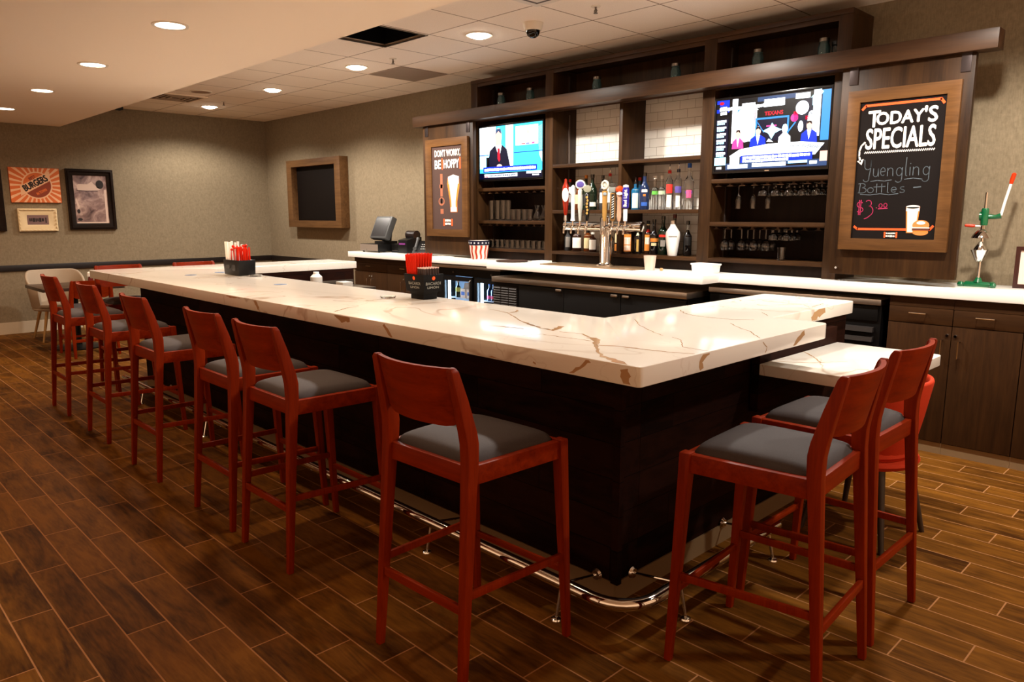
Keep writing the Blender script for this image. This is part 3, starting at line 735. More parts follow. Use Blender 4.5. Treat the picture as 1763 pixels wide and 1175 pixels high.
M_legdk = wood('dark_chair_legs', rgb(34, 22, 14), rgb(58, 40, 26), 'z', 0.5)
tub_chair('tub_chair', 'grey upholstered tub chair with oak legs behind the dark dining table', M_shell, M_cush, M_oak, (-10.78, 2.42, 0), R(-90), 1.08, 0.875, 0.70)
tub_chair('tub_chair', 'orange upholstered tub chair behind the red stool by the low side counter', M_orsh, M_orsh, M_legdk, (-1.30, 3.72, 0), R(84), 0.90, 0.80, 0.62, 2.6)
t = thing('dining_table', 'square dark wood dining table beside the grey tub chair', 'table', (-9.92, 2.40, 0))
MB().box(-0.40, 0.42, -0.41, 0.44, 0.712, 0.75).build('table_top', wood('table_wood', rgb(40, 28, 22), rgb(62, 44, 34), 'x', 0.3), t, bevel=0.004)
MB().tube([(0, 0, 0.03), (0, 0, 0.70)], 0.038, 16).build('column', M_blackpl, t)
MB().lathe([(0.27, 0), (0.27, 0.012), (0.2, 0.025), (0.05, 0.035), (0.01, 0.036)], seg=30).build('base', M_blackpl, t)
MB().box(-0.2, 0.2, -0.03, 0.03, 0.69, 0.7115).build('top_plate', M_blackpl, t)
t = thing('sauce_bottle', 'small dark red sauce bottle with white cap on the dark dining table', 'bottle', (-9.80, 2.56, 0.75))
MB().lathe([(0.026, 0), (0.028, 0.01), (0.028, 0.06), (0.022, 0.085), (0.018, 0.095)], seg=18).build('body', mat('ketchup_red', rgb(90, 14, 10), 0.25), t)
MB().lathe([(0.032, 0.0955), (0.033, 0.105), (0.030, 0.14), (0.02, 0.15), (0.001, 0.152)], seg=18).build('cap', M_white_pl, t)
t = thing('bud_vase', 'tiny vase with a red flower behind the white capped bottle', 'vase', (-9.78, 2.65, 0.75))
MB().lathe([(0.02, 0), (0.026, 0.02), (0.014, 0.07), (0.016, 0.09)], seg=16).build('body', mat('vase_green', rgb(96, 104, 60), 0.3), t)
mb = MB()
mb.tube([(0, 0, 0.05), (0.0, 0.01, 0.14)], 0.004, 8); mb.build('stem', mat('stem_green', rgb(50, 90, 30), 0.6), t)
mb = MB()
for q in range(7):
    a = q * 0.9; mb.lathe([(0.001, -0.01), (0.014, -0.004), (0.014, 0.006), (0.001, 0.012)], (0.014 * math.cos(a), 0.01 + 0.014 * math.sin(a), 0.148 + 0.004 * (q % 3)), 10)
mb.build('petal', mat('petal_red', rgb(206, 40, 16), 0.6), t)

# ---------------------------------------------------------------- back counter and what is under it
CT, CB = 1.10, 1.032
out = round_poly([(-8.42, 5.225), (-5.54, 5.225), (-5.54, 5.03), (-3.07, 5.03), (-3.07, 5.285), (-0.215, 5.285), (-0.215, 5.786), (-8.42, 5.786)], [0.015, 0, 0.015, 0.03, 0, 0, 0, 0])
o = MB((-4, 5.5, CB)).prism(out, CB, CT).build('back_counter', M_white, bevel=0.005, seg=2)
tag(o, 'long plain white counter along the back wall under the shelving', 'counter')

def cabinet(x0, x1, label, hinge, ndoor=1, group='wood base cabinets'):
    y0, y1 = 5.305, 5.775
    t = thing('base_cabinet', label, 'cabinet', ((x0 + x1) / 2, 5.54, 0), 0, group)
    P = ((x0 + x1) / 2, 5.54, 0); g = 0.0025
    MB(P).box(x0 + 0.0005, x1 - 0.0005, y0 + 0.02, y1, 0.075, CB - 0.0005).build('carcass', M_cab, t, smooth=False)
    MB(P).box(x0 + 0.0005, x1 - 0.0005, y0 + 0.012, y0 + 0.03, 0.0, 0.0745).build('kick_plate', M_kick, t, smooth=False)
    MB(P).box(x0 + 0.001, x1 - 0.001, y0 + 0.004, y0 + 0.0195, 0.965, CB - 0.001).build('top_rail', M_cabx, t, smooth=False)
    d = MB(P).box(x0 + g, x1 - g, y0, y0 + 0.0195, 0.858, 0.962).build('drawer', M_cabx, t, bevel=0.0015)
    xm = (x0 + x1) / 2 - 0.01
    MB(P).tube([(xm - 0.05, y0, 0.925), (xm - 0.05, y0 - 0.028, 0.925), (xm + 0.05, y0 - 0.028, 0.925), (xm + 0.05, y0, 0.925)], 0.0045, 8).build('handle', M_chrome, d)
    w = (x1 - x0) / ndoor
    for k in range(ndoor):
        a, b = x0 + k * w, x0 + (k + 1) * w
        dr = MB(P).box(a + g, b - g, y0, y0 + 0.0195, 0.08, 0.853).build('door', M_cab, t, bevel=0.0015)
        right = hinge[k] == 'L'
        hx = b - 0.05 if right else a + 0.05; kx = b - 0.024 if right else a + 0.024
        MB(P).tube([(hx, y0, 0.765), (hx, y0 - 0.028, 0.765), (hx, y0 - 0.028, 0.655), (hx, y0, 0.655)], 0.0045, 8).build('handle', M_chrome, dr)
        MB(P).tube([(kx, y0 - 0.0005, 0.795), (kx, y0 - 0.008, 0.795)], [0.011, 0.009], 14).build('lock', M_chrome, dr)
cabinet(-8.39, -7.66, 'wood base cabinet under the back counter end below the cash register', 'LR', 2)
cabinet(-7.66, -6.93, 'wood base cabinet between the corner cabinet and the glass front cooler', 'LR', 2)
cabinet(-1.79, -1.40, 'wood base cabinet beside the black cooler with wide vent slats', 'L')
cabinet(-1.40, -1.012, 'wood base cabinet under the juicer, second from the black cooler', 'R')
cabinet(-1.012, -0.62, 'wood base cabinet under the small white framed picture', 'L')
cabinet(-0.62, -0.23, 'wood base cabinet past the white framed picture', 'R')

def grille(P, t, x0, x1, y, z0, z1, n, m, name='vent_grille', cols=1):
    mb = MB(P); h = (z1 - z0) / n
    mb.box(x0, x1, y + 0.004, y + 0.006, z0, z1)
    cw = (x1 - x0) / cols
    for c in range(cols):
        for k in range(n):
            z = z0 + h * k
            a, b = x0 + cw * c + cw * 0.05, x0 + cw * (c + 1) - cw * 0.05
            mb.loft([[(a, y + 0.005, z + h * 0.15), (a, y - 0.010, z + h * 0.15), (a, y - 0.004, z + h * 0.6), (a, y + 0.005, z + h * 0.7)], [(b, y + 0.005, z + h * 0.15), (b, y - 0.010, z + h * 0.15), (b, y - 0.004, z + h * 0.6), (b, y + 0.005, z + h * 0.7)]])
    mb.build(name, m, t, smooth=False)
M_slat = mat('vent_slat_grey', rgb(32, 27, 25), 0.5, 0.2)

# cooler 1: two glass doors, lit inside
x0, x1, y0, y1 = -6.90, -5.60, 5.29, 5.77
P = (-6.25, 5.5, 0)
t = thing('glass_door_cooler', 'black two door bar cooler with blue white light inside', 'cooler', P)
MB(P).box(x0, x1, y0 + 0.02, y0 + 0.48, 0.10, 0.14).box(x0, x0 + 0.05, y0 + 0.02, y1, 0.14, 0.93).box(x1 - 0.05, x1, y0 + 0.02, y1, 0.14, 0.93).box(x0 + 0.05, x1 - 0.05, y1 - 0.04, y1, 0.14, 0.93).box(x0, x1, y0 + 0.02, y1, 0.93, 0.984).box(-6.06, -6.0, y0 + 0.02, y1 - 0.04, 0.14, 0.93).build('body', M_fridge, t, smooth=False)
MB(P).box(x0, x1, y0 - 0.004, y1, 0.985, 1.018).build('top_trim', M_steel, t, bevel=0.003)
MB(P).box(x0 + 0.02, x1 - 0.02, y0 + 0.06, y1 - 0.03, 0.0, 0.0995).build('base', M_black, t, smooth=False)
MB(P).box(x0 + 0.01, x1 - 0.01, y0 + 0.002, y0 + 0.0195, 0.90, 0.982).build('header', M_fridge, t, smooth=False)
for xx in (-6.36, -5.74): MB(P).tube([(xx, y0 + 0.0015, 0.94), (xx, y0 - 0.008, 0.94)], [0.012, 0.010], 14).build('lock', M_steeldk, t)
M_glow = mat('cooler_light_tube', (1, 1, 1, 1), 0.5, emit=(0.50, 0.75, 1.0, 1), estr=110.0)
M_liner = mat('cooler_liner', rgb(190, 205, 225), 0.5)
M_doorglass = mat('door_glass', (1, 1, 1, 1), 0.0, trans=1.0, ior=1.0, spec=0.0)
for a, b in ((-6.845, -6.065), (-5.995, -5.655)):
    pass
doors = ((-6.56, -6.05), (-6.01, -5.62))
MB(P).box(-6.895, -6.565, y0, y0 + 0.0195, 0.12, 0.895).build('side_panel', M_fridge, t, smooth=False)
for a, b in doors:
    dr = MB(P).ring_frame(a, b, 0.12, 0.895, 0.045, y0 - 0.004, y0 + 0.019, wz=0.05).build('door', M_fridge, t, smooth=False)
    MB(P).box(a + 0.04, b - 0.04, y0 + 0.008, y0 + 0.012, 0.165, 0.85).build('pane', M_doorglass, dr, smooth=False)
    MB(P).tube([(b - 0.022, y0 - 0.005, 0.86), (b - 0.022, y0 - 0.02, 0.85), (b - 0.022, y0 - 0.02, 0.55), (b - 0.022, y0 - 0.005, 0.54)], 0.007, 8).build('handle', M_steeldk, dr)
    MB(P).tube([(a + 0.065, y0 + 0.05, 0.2), (a + 0.065, y0 + 0.05, 0.84)], 0.016, 10).build('light_tube', M_glow, t)
    for z in (0.42, 0.64): MB(P).box(a + 0.03, b - 0.015, y0 + 0.07, y0 + 0.42, z, z + 0.008).build('shelf', M_liner, t, smooth=False)
for a, b in ((-6.848, -6.062), (-5.998, -5.652)): MB(P).box(a, b, y1 - 0.046, y1 - 0.041, 0.145, 0.925).build('liner', M_liner, t, smooth=False)

# cooler 2: three solid doors
x0, x1, y0, y1 = -5.52, -3.235, 5.095, 5.77
P = (-4.4, 5.4, 0)
t = thing('bar_cooler', 'long black three door bar cooler with steel edge under the beer taps', 'cooler', P)
MB(P).box(x0, x1, y0 + 0.02, y1, 0.10, 0.90).build('body', M_fridge, t, smooth=False)
MB(P).box(x0, x1, y0 - 0.006, y1, 0.9005, 0.952).build('top_trim', M_steel, t, bevel=0.003)
MB(P).box(x0 + 0.03, x1 - 0.03, y0 + 0.06, y1 - 0.03, 0.0, 0.0995).build('base', M_black, t, smooth=False)
grille(P, t, -5.50, -5.16, y0, 0.14, 0.86, 30, M_slat, cols=3)
for a, b, hx in ((-5.14, -4.55, -4.60), (-4.545, -3.895, -3.955), (-3.89, -3.245, -3.83)):
    dr = MB(P).box(a, b, y0, y0 + 0.0195, 0.12, 0.888).build('door', M_fridge, t, bevel=0.004)
    MB(P).box(hx - 0.035, hx + 0.035, y0 - 0.02, y0 - 0.0005, 0.866, 0.886).build('handle', M_steel, dr, bevel=0.004)

# cooler 3
x0, x1, y0, y1 = -3.17, -1.845, 5.31, 5.77
P = (-2.5, 5.5, 0)
t = thing('bar_cooler', 'black bar cooler with wide vent slats beside the wood cabinets', 'cooler', P)
MB(P).box(x0, x1, y0 + 0.02, y1, 0.10, 0.952).build('body', M_fridge, t, smooth=False)
MB(P).box(x0, x1, y0 - 0.006, y1, 0.9525, 0.992).build('top_trim', M_steel, t, bevel=0.003)
MB(P).box(x0 + 0.03, x1 - 0.03, y0 + 0.06, y1 - 0.03, 0.0, 0.0995).build('base', M_black, t, smooth=False)
for k in range(9):
    z = 0.235 + k * 0.066
    MB(P).loft([[(-2.17, y0 + 0.02, z), (-2.17, y0 - 0.012, z), (-2.17, y0 - 0.006, z + 0.03), (-2.17, y0 + 0.02, z + 0.035)], [(-1.885, y0 + 0.02, z), (-1.885, y0 - 0.012, z), (-1.885, y0 - 0.006, z + 0.03), (-1.885, y0 + 0.02, z + 0.035)]]).build('vent_slat', M_slat, t, smooth=False)
MB(P).box(-2.19, -1.865, y0 + 0.01, y0 + 0.0195, 0.84, 0.94).build('control_panel', M_fridge, t, bevel=0.003)
for a, b in ((-3.16, -2.69), (-2.68, -2.21)):
    dr = MB(P).box(a, b, y0, y0 + 0.0195, 0.12, 0.94).build('door', M_fridge, t, bevel=0.004)
    MB(P).tube([(b - 0.03, y0, 0.90), (b - 0.03, y0 - 0.012, 0.90)], [0.012, 0.010], 14).build('lock', M_steeldk, dr)

# under the far end of the bar
t = thing('sink_unit', 'dull steel sink unit under the far short end of the bar', 'sink', (-6.70, 3.60, 0))
P = (-6.70, 3.60, 0)
MB(P).box(-6.949, -6.50, 2.95, 4.36, 0.80, 0.83).box(-6.949, -6.93, 2.95, 4.36, 0.83, 0.88).build('sink_top', M_steeldk, t, bevel=0.004)
MB(P).box(-6.94, -6.53, 3.0, 4.30, 0.45, 0.80).build('basin', M_steeldk, t, smooth=False)
for x in (-6.9, -6.56):
    for y in (3.02, 4.28): MB(P).tube([(x, y, 0), (x, y, 0.45)], 0.02, 10).build('leg', M_steeldk, t)
t = thing('plastic_jug', 'cloudy white plastic jug on the sink unit under the bar end', 'jug', (-6.83, 3.86, 0.83))
MB().lathe([(0.055, 0), (0.06, 0.01), (0.06, 0.11), (0.035, 0.135), (0.026, 0.145)], seg=20).build('body', mat('cloudy_plastic', rgb(200, 196, 190), 0.4), t)
MB().lathe([(0.028, 0.1455), (0.028, 0.16), (0.001, 0.162)], seg=16).build('cap', M_white_pl, t)
tag(MB((-6.70, 4.10, 0.83)).box(-6.76, -6.62, 4.04, 4.16, 0.83, 0.885).build('storage_box', mat('grey_white_box', rgb(170, 164, 156), 0.5), bevel=0.006), 'small pale plastic box on the sink unit under the bar end', 'box')
# ---------------------------------------------------------------- shelving behind the bar
UF, UB = 5.43, 5.782
XL, XR, UT = -6.20, -2.22, 2.93
P = (-4.2, 5.6, CT)
t = thing('back_bar_shelving', 'tall dark wood shelving unit along the wall behind the bar', 'shelving', P)
U = t
posts = [(-6.20, -6.10), (-5.11, -5.01), (-3.375, -3.265), (-2.32, -2.22)]
for a, b in posts: MB(P).box(a, b, UF, UB, CT + 0.0005, UT - 0.0005).build('post', M_unit, t, bevel=0.002)
MB(P).box(XL, XR, UF - 0.004, UB, UT, UT + 0.035).build('top_board', M_unitx, t, bevel=0.002)
def ubox(x0, x1, y0, y1, z0, z1, name, m): return MB(P).box(x0, x1, y0, y1, z0, z1).build(name, m, t, bevel=0.0012)
cells = [(-6.10, -5.11), (-5.01, -3.375), (-3.265, -2.32)]
for i, (a, b) in enumerate(cells):
    ubox(a, b, UF + 0.003, UF + 0.022, UT - 0.035, UT - 0.0005, 'top_rail', M_unitx)
    ubox(a, b, UF, UB - 0.02, 2.60, 2.640, 'shelf', M_unitx)                  # floor of the cubby
    ubox(a, b, UF + 0.003, UF + 0.022, 2.535, 2.5995, 'header_rail', M_unitx)
    ubox(a, b, UB - 0.018, UB, 2.6405, UT - 0.0005, 'back_panel', M_unit)
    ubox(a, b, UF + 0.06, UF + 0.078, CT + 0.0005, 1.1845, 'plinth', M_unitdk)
    ubox(a, b, UF, UB - 0.02, 1.185, 1.215, 'shelf', M_unitx)
for a, b in (cells[0], cells[2]):
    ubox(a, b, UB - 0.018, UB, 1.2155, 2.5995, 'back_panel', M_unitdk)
    for z in (1.815, 1.475): 
        ubox(a, b, UF, UB - 0.02, z, z + 0.032, 'shelf', M_unitx)
        mb = MB(P).box(a, b, UF + 0.02, UB - 0.03, z - 0.006, z - 0.0005)
        n = 9; w = (b - a) / n
        for k in range(n):
            c = a + (k + 0.5) * w
            mb.box(c - 0.010, c + 0.010, UF + 0.02, UB - 0.03, z - 0.020, z - 0.006)
            mb.loft([[(c - 0.03, y, z - 0.026), (c + 0.03, y, z - 0.026), (c + 0.012, y, z - 0.018), (c - 0.012, y, z - 0.018)] for y in (UF + 0.02, UB - 0.03)])
        mb.build('glass_rack', M_unitx, t, smooth=False)
a, b = cells[1]
dm = (-4.212, -4.176)
MB(P).box(dm[0], dm[1], UF + 0.002, UB - 0.012, 1.2155, 2.5995).build('divider', M_unit, t, bevel=0.0012)
for x0_, x1_ in ((a, dm[0]), (dm[1], b)):
    for z in (2.012, 1.578): ubox(x0_ + 0.0005, x1_ - 0.0005, UF + 0.001, UB - 0.012, z, z + 0.032, 'shelf', M_unitx)
MB(P).box(a, b, UB - 0.010, UB, 1.2155, 2.5995).build('tile_panel', M_tile, t, smooth=False)
M_std = mat('shelf_standard_metal', rgb(110, 96, 90), 0.4, 0.9)
for a, b in ((cells[0][0], 1), (cells[1][0], 1), (cells[2][0], 1), (cells[0][1], -1), (cells[1][1], -1), (cells[2][1], -1)):
    MB(P).box(min(a, a + 0.008 * b), max(a, a + 0.008 * b), UB - 0.13, UB - 0.112, 1.216, 2.53).build('shelf_standard', M_std, t, smooth=False)
    MB(P).box(min(a, a + 0.008 * b), max(a, a + 0.008 * b), UB - 0.13, UB - 0.112, 2.645, 2.89).build('shelf_standard', M_std, t, smooth=False)

# long header beam the sign panels hang from
P = (-4.2, 5.33, 2.545)
o = MB(P).box(-7.06, -1.305, 5.295, 5.425, 2.545, 2.662).build('header_beam', wood('beam_wood', rgb(44, 28, 16), rgb(80, 53, 32), 'x', 0.38, grain=10, spec=0.4), bevel=0.004)
tag(o, 'long dark wood header beam across the front of the bar shelving', 'beam')
def sign_panel(x0, x1, z0, z1, label, brx):
    P = ((x0 + x1) / 2, 5.36, z0)
    t = thing('sliding_panel', label, 'panel', P, 0, 'sliding wood panels under the header beam')
    MB(P).box(x0, x1, 5.34, 5.385, z0, z1).build('board', M_unit, t, bevel=0.002)
    for bx in brx: MB(P).box(bx - 0.028, bx + 0.028, 5.334, 5.3395, z1 - 0.11, z1 + 0.02).build('hanger', mat('hanger_plate', rgb(74, 66, 66), 0.4, 0.8), t, bevel=0.001)
    return t
sign_panel(-2.228, -1.425, 1.150, 2.543, 'wide dark wood sliding panel carrying the specials chalkboard', (-2.15, -1.475))
sign_panel(-6.93, -6.075, 1.125, 2.543, 'narrow looking dark wood sliding panel carrying the beer poster', (-6.86, -6.15))
o = MB((-2.18, 5.335, 1.19)).tube([(-2.177, 5.3395, 1.195), (-2.177, 5.325, 1.195)], [0.012, 0.008], 12).build('panel_lock', M_chrome)
tag(o, 'tiny bright lock on the lower corner of the specials panel', 'lock')

# framed specials chalkboard
x0, x1, z0, z1 = -2.166, -1.480, 1.325, 2.388
P = ((x0 + x1) / 2, 5.3395, z0); Wd, Hd = x1 - x0, z1 - z0
t = thing('chalkboard_sign', 'oak framed specials chalkboard with orange lines and white lettering', 'sign', P)
MB().ring_frame(-Wd / 2, Wd / 2, 0, Hd, 0.078, -0.032, -0.0005, inset=0.006).build('frame', M_frame, t, bevel=0.002)
bx0, bx1, bz0, bz1 = -Wd / 2 + 0.075, Wd / 2 - 0.075, 0.075, Hd - 0.075
bd = MB().box(bx0, bx1, -0.014, -0.002, bz0, bz1).build('board', M_board, t, smooth=False)
bw, bh = bx1 - bx0, bz1 - bz0
def U_(f): return bx0 + f * bw
def V_(f): return bz1 - f * bh
c = Canvas(-0.0142)
c.line([(U_(0.035), V_(0.055)), (U_(0.075), V_(0.03)), (U_(0.93), V_(0.03)), (U_(0.965), V_(0.058))], 0.016, M_orange); c.build('print', bd)
c = Canvas(-0.0142)
c.line([(U_(0.04), V_(0.908)), (U_(0.08), V_(0.926)), (U_(0.93), V_(0.926)), (U_(0.965), V_(0.90))], 0.015, M_orange); c.build('print', bd)
c = Canvas(-0.0142)
c.text('T', U_(0.115), U_(0.255), V_(0.185), V_(0.072), M_cream, bold=0.0028)
c.text('ODAY', U_(0.215), U_(0.755), V_(0.172), V_(0.086), M_cream, bold=0.0034)
c.text("'S", U_(0.765), U_(0.905), V_(0.178), V_(0.070), M_cream, bold=0.0034); c.build('lettering', bd)
c = Canvas(-0.0142)
c.text('SPECIALS', U_(0.105), U_(0.90), V_(0.343), V_(0.198), M_cream, bold=0.0030); c.build('lettering', bd)
c = Canvas(-0.0142)
for k in range(34): c.line([(U_(0.10 + k * 0.0240), V_(0.372)), (U_(0.113 + k * 0.0240), V_(0.361))], 0.006, M_cream)
c.build('dotted_print', bd)
c = Canvas(-0.0142)
c.line([(U_(0.095), V_(0.292)), (U_(0.055), V_(0.315)), (U_(0.035), V_(0.35)), (U_(0.036), V_(0.39)), (U_(0.055), V_(0.43))], 0.011, M_cream); c.poly([(U_(0.012), V_(0.425)), (U_(0.092), V_(0.412)), (U_(0.072), V_(0.455))], M_cream)
c.build('arrow_print', bd)
def arc(cx, cy, rx, ry, a0, a1, n=9): return [(cx + rx * math.cos(R(a0 + (a1 - a0) * i / n)), cy + ry * math.sin(R(a0 + (a1 - a0) * i / n))) for i in range(n + 1)]
def hand(strokes, u0, u1, v0, v1, w, m):
    """chalk handwriting: polylines in a unit box, one print per line of writing"""
    c = Canvas(-0.0143)
    for st_ in strokes: c.line([(U_(u0) + x * (U_(u1) - U_(u0)), V_(v0) + y * (V_(v1) - V_(v0))) for x, y in st_], w, m)
    c.build('lettering', bd)
gl = lambda x: [arc(x + 0.045, 0.34, 0.04, 0.2, 20, 380, 14), [(x + 0.088, 0.54), (x + 0.085, 0.1)] + arc(x + 0.04, -0.04, 0.045, 0.14, 0, -150, 8)]
nn = lambda x: [[(x, 0.54), (x, 0.14)], [(x, 0.40)] + arc(x + 0.04, 0.40, 0.035, 0.14, 170, 20, 6) + [(x + 0.078, 0.14)]]
hand([[(0.0, 1.0), (0.015, 0.98), (0.02, 0.72)] + arc(0.065, 0.66, 0.045, 0.16, 180, 350, 8) + [(0.112, 0.98)], [(0.112, 0.98), (0.105, 0.5), (0.09, 0.12)] + arc(0.05, 0.02, 0.04, 0.13, 0, -170, 8),
      [(0.15, 0.54), (0.152, 0.26)] + arc(0.185, 0.26, 0.033, 0.13, 180, 340, 7) + [(0.222, 0.54), (0.226, 0.14)],
      [(0.255, 0.36), (0.32, 0.38)] + arc(0.288, 0.37, 0.034, 0.2, 10, 310, 12)] + nn(0.355) + gl(0.475) + [[(0.61, 1.02), (0.605, 0.5), (0.612, 0.14), (0.63, 0.12)], [(0.665, 0.54), (0.668, 0.14)], [(0.667, 0.70), (0.669, 0.73)]] + nn(0.71) + gl(0.84) +
     [[(0.12, -0.10), (0.22, -0.06), (0.32, -0.10), (0.42, -0.05)], [(0.60, -0.04), (0.72, 0.0), (0.84, -0.06)]], 0.10, 0.93, 0.562, 0.418, 0.0042, M_chalk)
hand([[(0.02, 0.0), (0.04, 1.0)], [(0.0, 0.95)] + arc(0.07, 0.76, 0.07, 0.22, 90, -80, 8) + arc(0.08, 0.27, 0.085, 0.27, 90, -100, 8) + [(0.0, 0.02)], arc(0.25, 0.27, 0.06, 0.26, 0, 360, 14), [(0.37, 0.9), (0.375, 0.02)], [(0.47, 0.9), (0.475, 0.02)], [(0.31, 0.58), (0.54, 0.62)],
      [(0.585, 1.0), (0.59, 0.04), (0.61, 0.0)], [(0.66, 0.25), (0.76, 0.28)] + arc(0.71, 0.27, 0.05, 0.26, 10, 310, 12), arc(0.88, 0.42, 0.045, 0.14, 60, 260, 7) + arc(0.87, 0.12, 0.05, 0.14, 80, -140, 8),
      [(0.05, -0.14), (0.25, -0.20), (0.45, -0.10), (0.62, -0.22), (0.80, -0.12)]], 0.055, 0.66, 0.660, 0.588, 0.0044, M_chalk)
hand([[(0, 0), (1, 0.4)]], 0.71, 0.79, 0.628, 0.618, 0.007, M_chalk)
hand([arc(0.22, 0.72, 0.17, 0.14, 40, 250, 8) + arc(0.22, 0.46, 0.18, 0.13, 80, -140, 8), [(0.18, 0.95), (0.16, 0.2)], [(0.27, 0.96), (0.25, 0.2)], arc(0.68, 0.78, 0.17, 0.16, 140, -70, 8) + arc(0.70, 0.40, 0.26, 0.26, 80, -60, 8) + [(0.66, 0.05), (0.5, 0.0)],
      [(1.13, 0.55), (1.16, 0.55)], arc(1.36, 0.66, 0.09, 0.10, 0, 360, 12), arc(1.62, 0.68, 0.09, 0.10, 0, 360, 12), [(1.24, 0.50), (1.74, 0.53)]], 0.045, 0.265, 0.850, 0.705, 0.0046, M_pink)
M_bun = mat('bun_print', rgb(206, 124, 60), 0.8); M_patty = mat('patty_print', rgb(92, 44, 22), 0.8); M_amber = mat('amber_print', rgb(226, 122, 34), 0.8)
c = Canvas(-0.0146, 0.0003)
c.poly([(U_(0.645), V_(0.765)), (U_(0.805), V_(0.765)), (U_(0.78), V_(0.95)), (U_(0.67), V_(0.95))], M_amber); c.lay()
c.poly([(U_(0.66), V_(0.77)), (U_(0.79), V_(0.77)), (U_(0.77), V_(0.945)), (U_(0.68), V_(0.945))], M_beer); c.lay()
c.rect(U_(0.65), U_(0.80), V_(0.795), V_(0.765), M_cream); c.disc(U_(0.725), V_(0.765), bw * 0.078, 0.012, M_cream); c.lay()
c.disc(U_(0.83), V_(0.895), bw * 0.095, 0.034, M_bun); c.disc(U_(0.83), V_(0.945), bw * 0.09, 0.020, M_bun); c.lay()
c.rect(U_(0.735), U_(0.925), V_(0.933), V_(0.915), M_patty); c.lay(); c.rect(U_(0.73), U_(0.93), V_(0.916), V_(0.909), M_cream); c.rect(U_(0.745), U_(0.915), V_(0.939), V_(0.933), M_amber)
c.disc(U_(0.83), V_(0.878), bw * 0.05, 0.011, M_cream)
c.build('food_print', bd)
c = Canvas(-0.0146)
c.rect(U_(0.41), U_(0.57), V_(0.988), V_(0.945), M_orange); c.lay()
c.rect(U_(0.43), U_(0.55), V_(0.988), V_(0.945), M_board); c.lay()
c.dashes(U_(0.435), U_(0.545), V_(0.955), 0.010, M_cream, 5, 3); c.dashes(U_(0.435), U_(0.545), V_(0.975), 0.012, M_cream, 4, 4)
c.build('logo', bd)

# framed beer poster
x0, x1, z0, z1 = -6.853, -6.135, 1.327, 2.391
P = ((x0 + x1) / 2, 5.3395, z0); Wd, Hd = x1 - x0, z1 - z0
t = thing('framed_poster', 'tall oak framed brown poster with a beer glass and hops lettering', 'poster', P)
MB().ring_frame(-Wd / 2, Wd / 2, 0, Hd, 0.098, -0.032, -0.0005, wz=0.08, inset=0.006).build('frame', M_frame, t, bevel=0.002)
bx0, bx1, bz0, bz1 = -Wd / 2 + 0.094, Wd / 2 - 0.094, 0.077, Hd - 0.077
bd = MB().box(bx0, bx1, -0.014, -0.002, bz0, bz1).build('board', M_poster, t, smooth=False)
bw, bh = bx1 - bx0, bz1 - bz0
c = Canvas(-0.0142)
c.text("DON'T WORRY,", U_(0.10), U_(0.93), V_(0.135), V_(0.045), M_cream, bold=0.0022)
c.text('BE', U_(0.10), U_(0.30), V_(0.265), V_(0.165), M_cream, bold=0.003)
c.text('HOPPY', U_(0.40), U_(0.88), V_(0.265), V_(0.165), M_cream, bold=0.003)
c.rect(U_(0.325), U_(0.365), V_(0.28), V_(0.145), M_orange); c.rect(U_(0.90), U_(0.945), V_(0.28), V_(0.145), M_orange)
c.build('lettering', bd)
M_copper = mat('copper_print', rgb(160, 92, 62), 0.8)
c = Canvas(-0.0142, 0.0003)
c.rect(U_(0.275), U_(0.35), V_(0.60), V_(0.33), M_copper); c.rect(U_(0.25), U_(0.37), V_(0.50), V_(0.455), M_copper); c.disc(U_(0.31), V_(0.66), bw * 0.10, 0.046, M_copper); c.rect(U_(0.27), U_(0.37), V_(0.81), V_(0.75), M_copper); c.lay()
c.disc(U_(0.31), V_(0.655), bw * 0.07, 0.030, M_poster); c.rect(U_(0.29), U_(0.33), V_(0.70), V_(0.61), M_copper)
c.build('tap_print', bd)
c = Canvas(-0.0142, 0.0003)
c.poly([(U_(0.52), V_(0.385)), (U_(0.88), V_(0.385)), (U_(0.90), V_(0.48)), (U_(0.82), V_(0.66)), (U_(0.82), V_(0.79)), (U_(0.60), V_(0.79)), (U_(0.585), V_(0.66)), (U_(0.50), V_(0.45))], M_amber); c.lay()
c.poly([(U_(0.56), V_(0.44)), (U_(0.85), V_(0.44)), (U_(0.77), V_(0.66)), (U_(0.77), V_(0.76)), (U_(0.64), V_(0.76)), (U_(0.63), V_(0.66))], M_beer); c.lay()
c.poly([(U_(0.53), V_(0.37)), (U_(0.70), V_(0.345)), (U_(0.88), V_(0.37)), (U_(0.87), V_(0.455)), (U_(0.55), V_(0.455))], M_cream); c.rect(U_(0.61), U_(0.80), V_(0.785), V_(0.73), M_cream)
c.build('beer_print', bd)
c = Canvas(-0.0146)
c.rect(U_(0.36), U_(0.67), V_(0.955), V_(0.87), M_orange); c.lay(); c.rect(U_(0.41), U_(0.62), V_(0.955), V_(0.87), M_poster); c.lay()
c.dashes(U_(0.42), U_(0.61), V_(0.89), 0.022, M_cream, 4, 5); c.dashes(U_(0.42), U_(0.61), V_(0.93), 0.024, M_cream, 3, 6)
c.build('logo', bd)

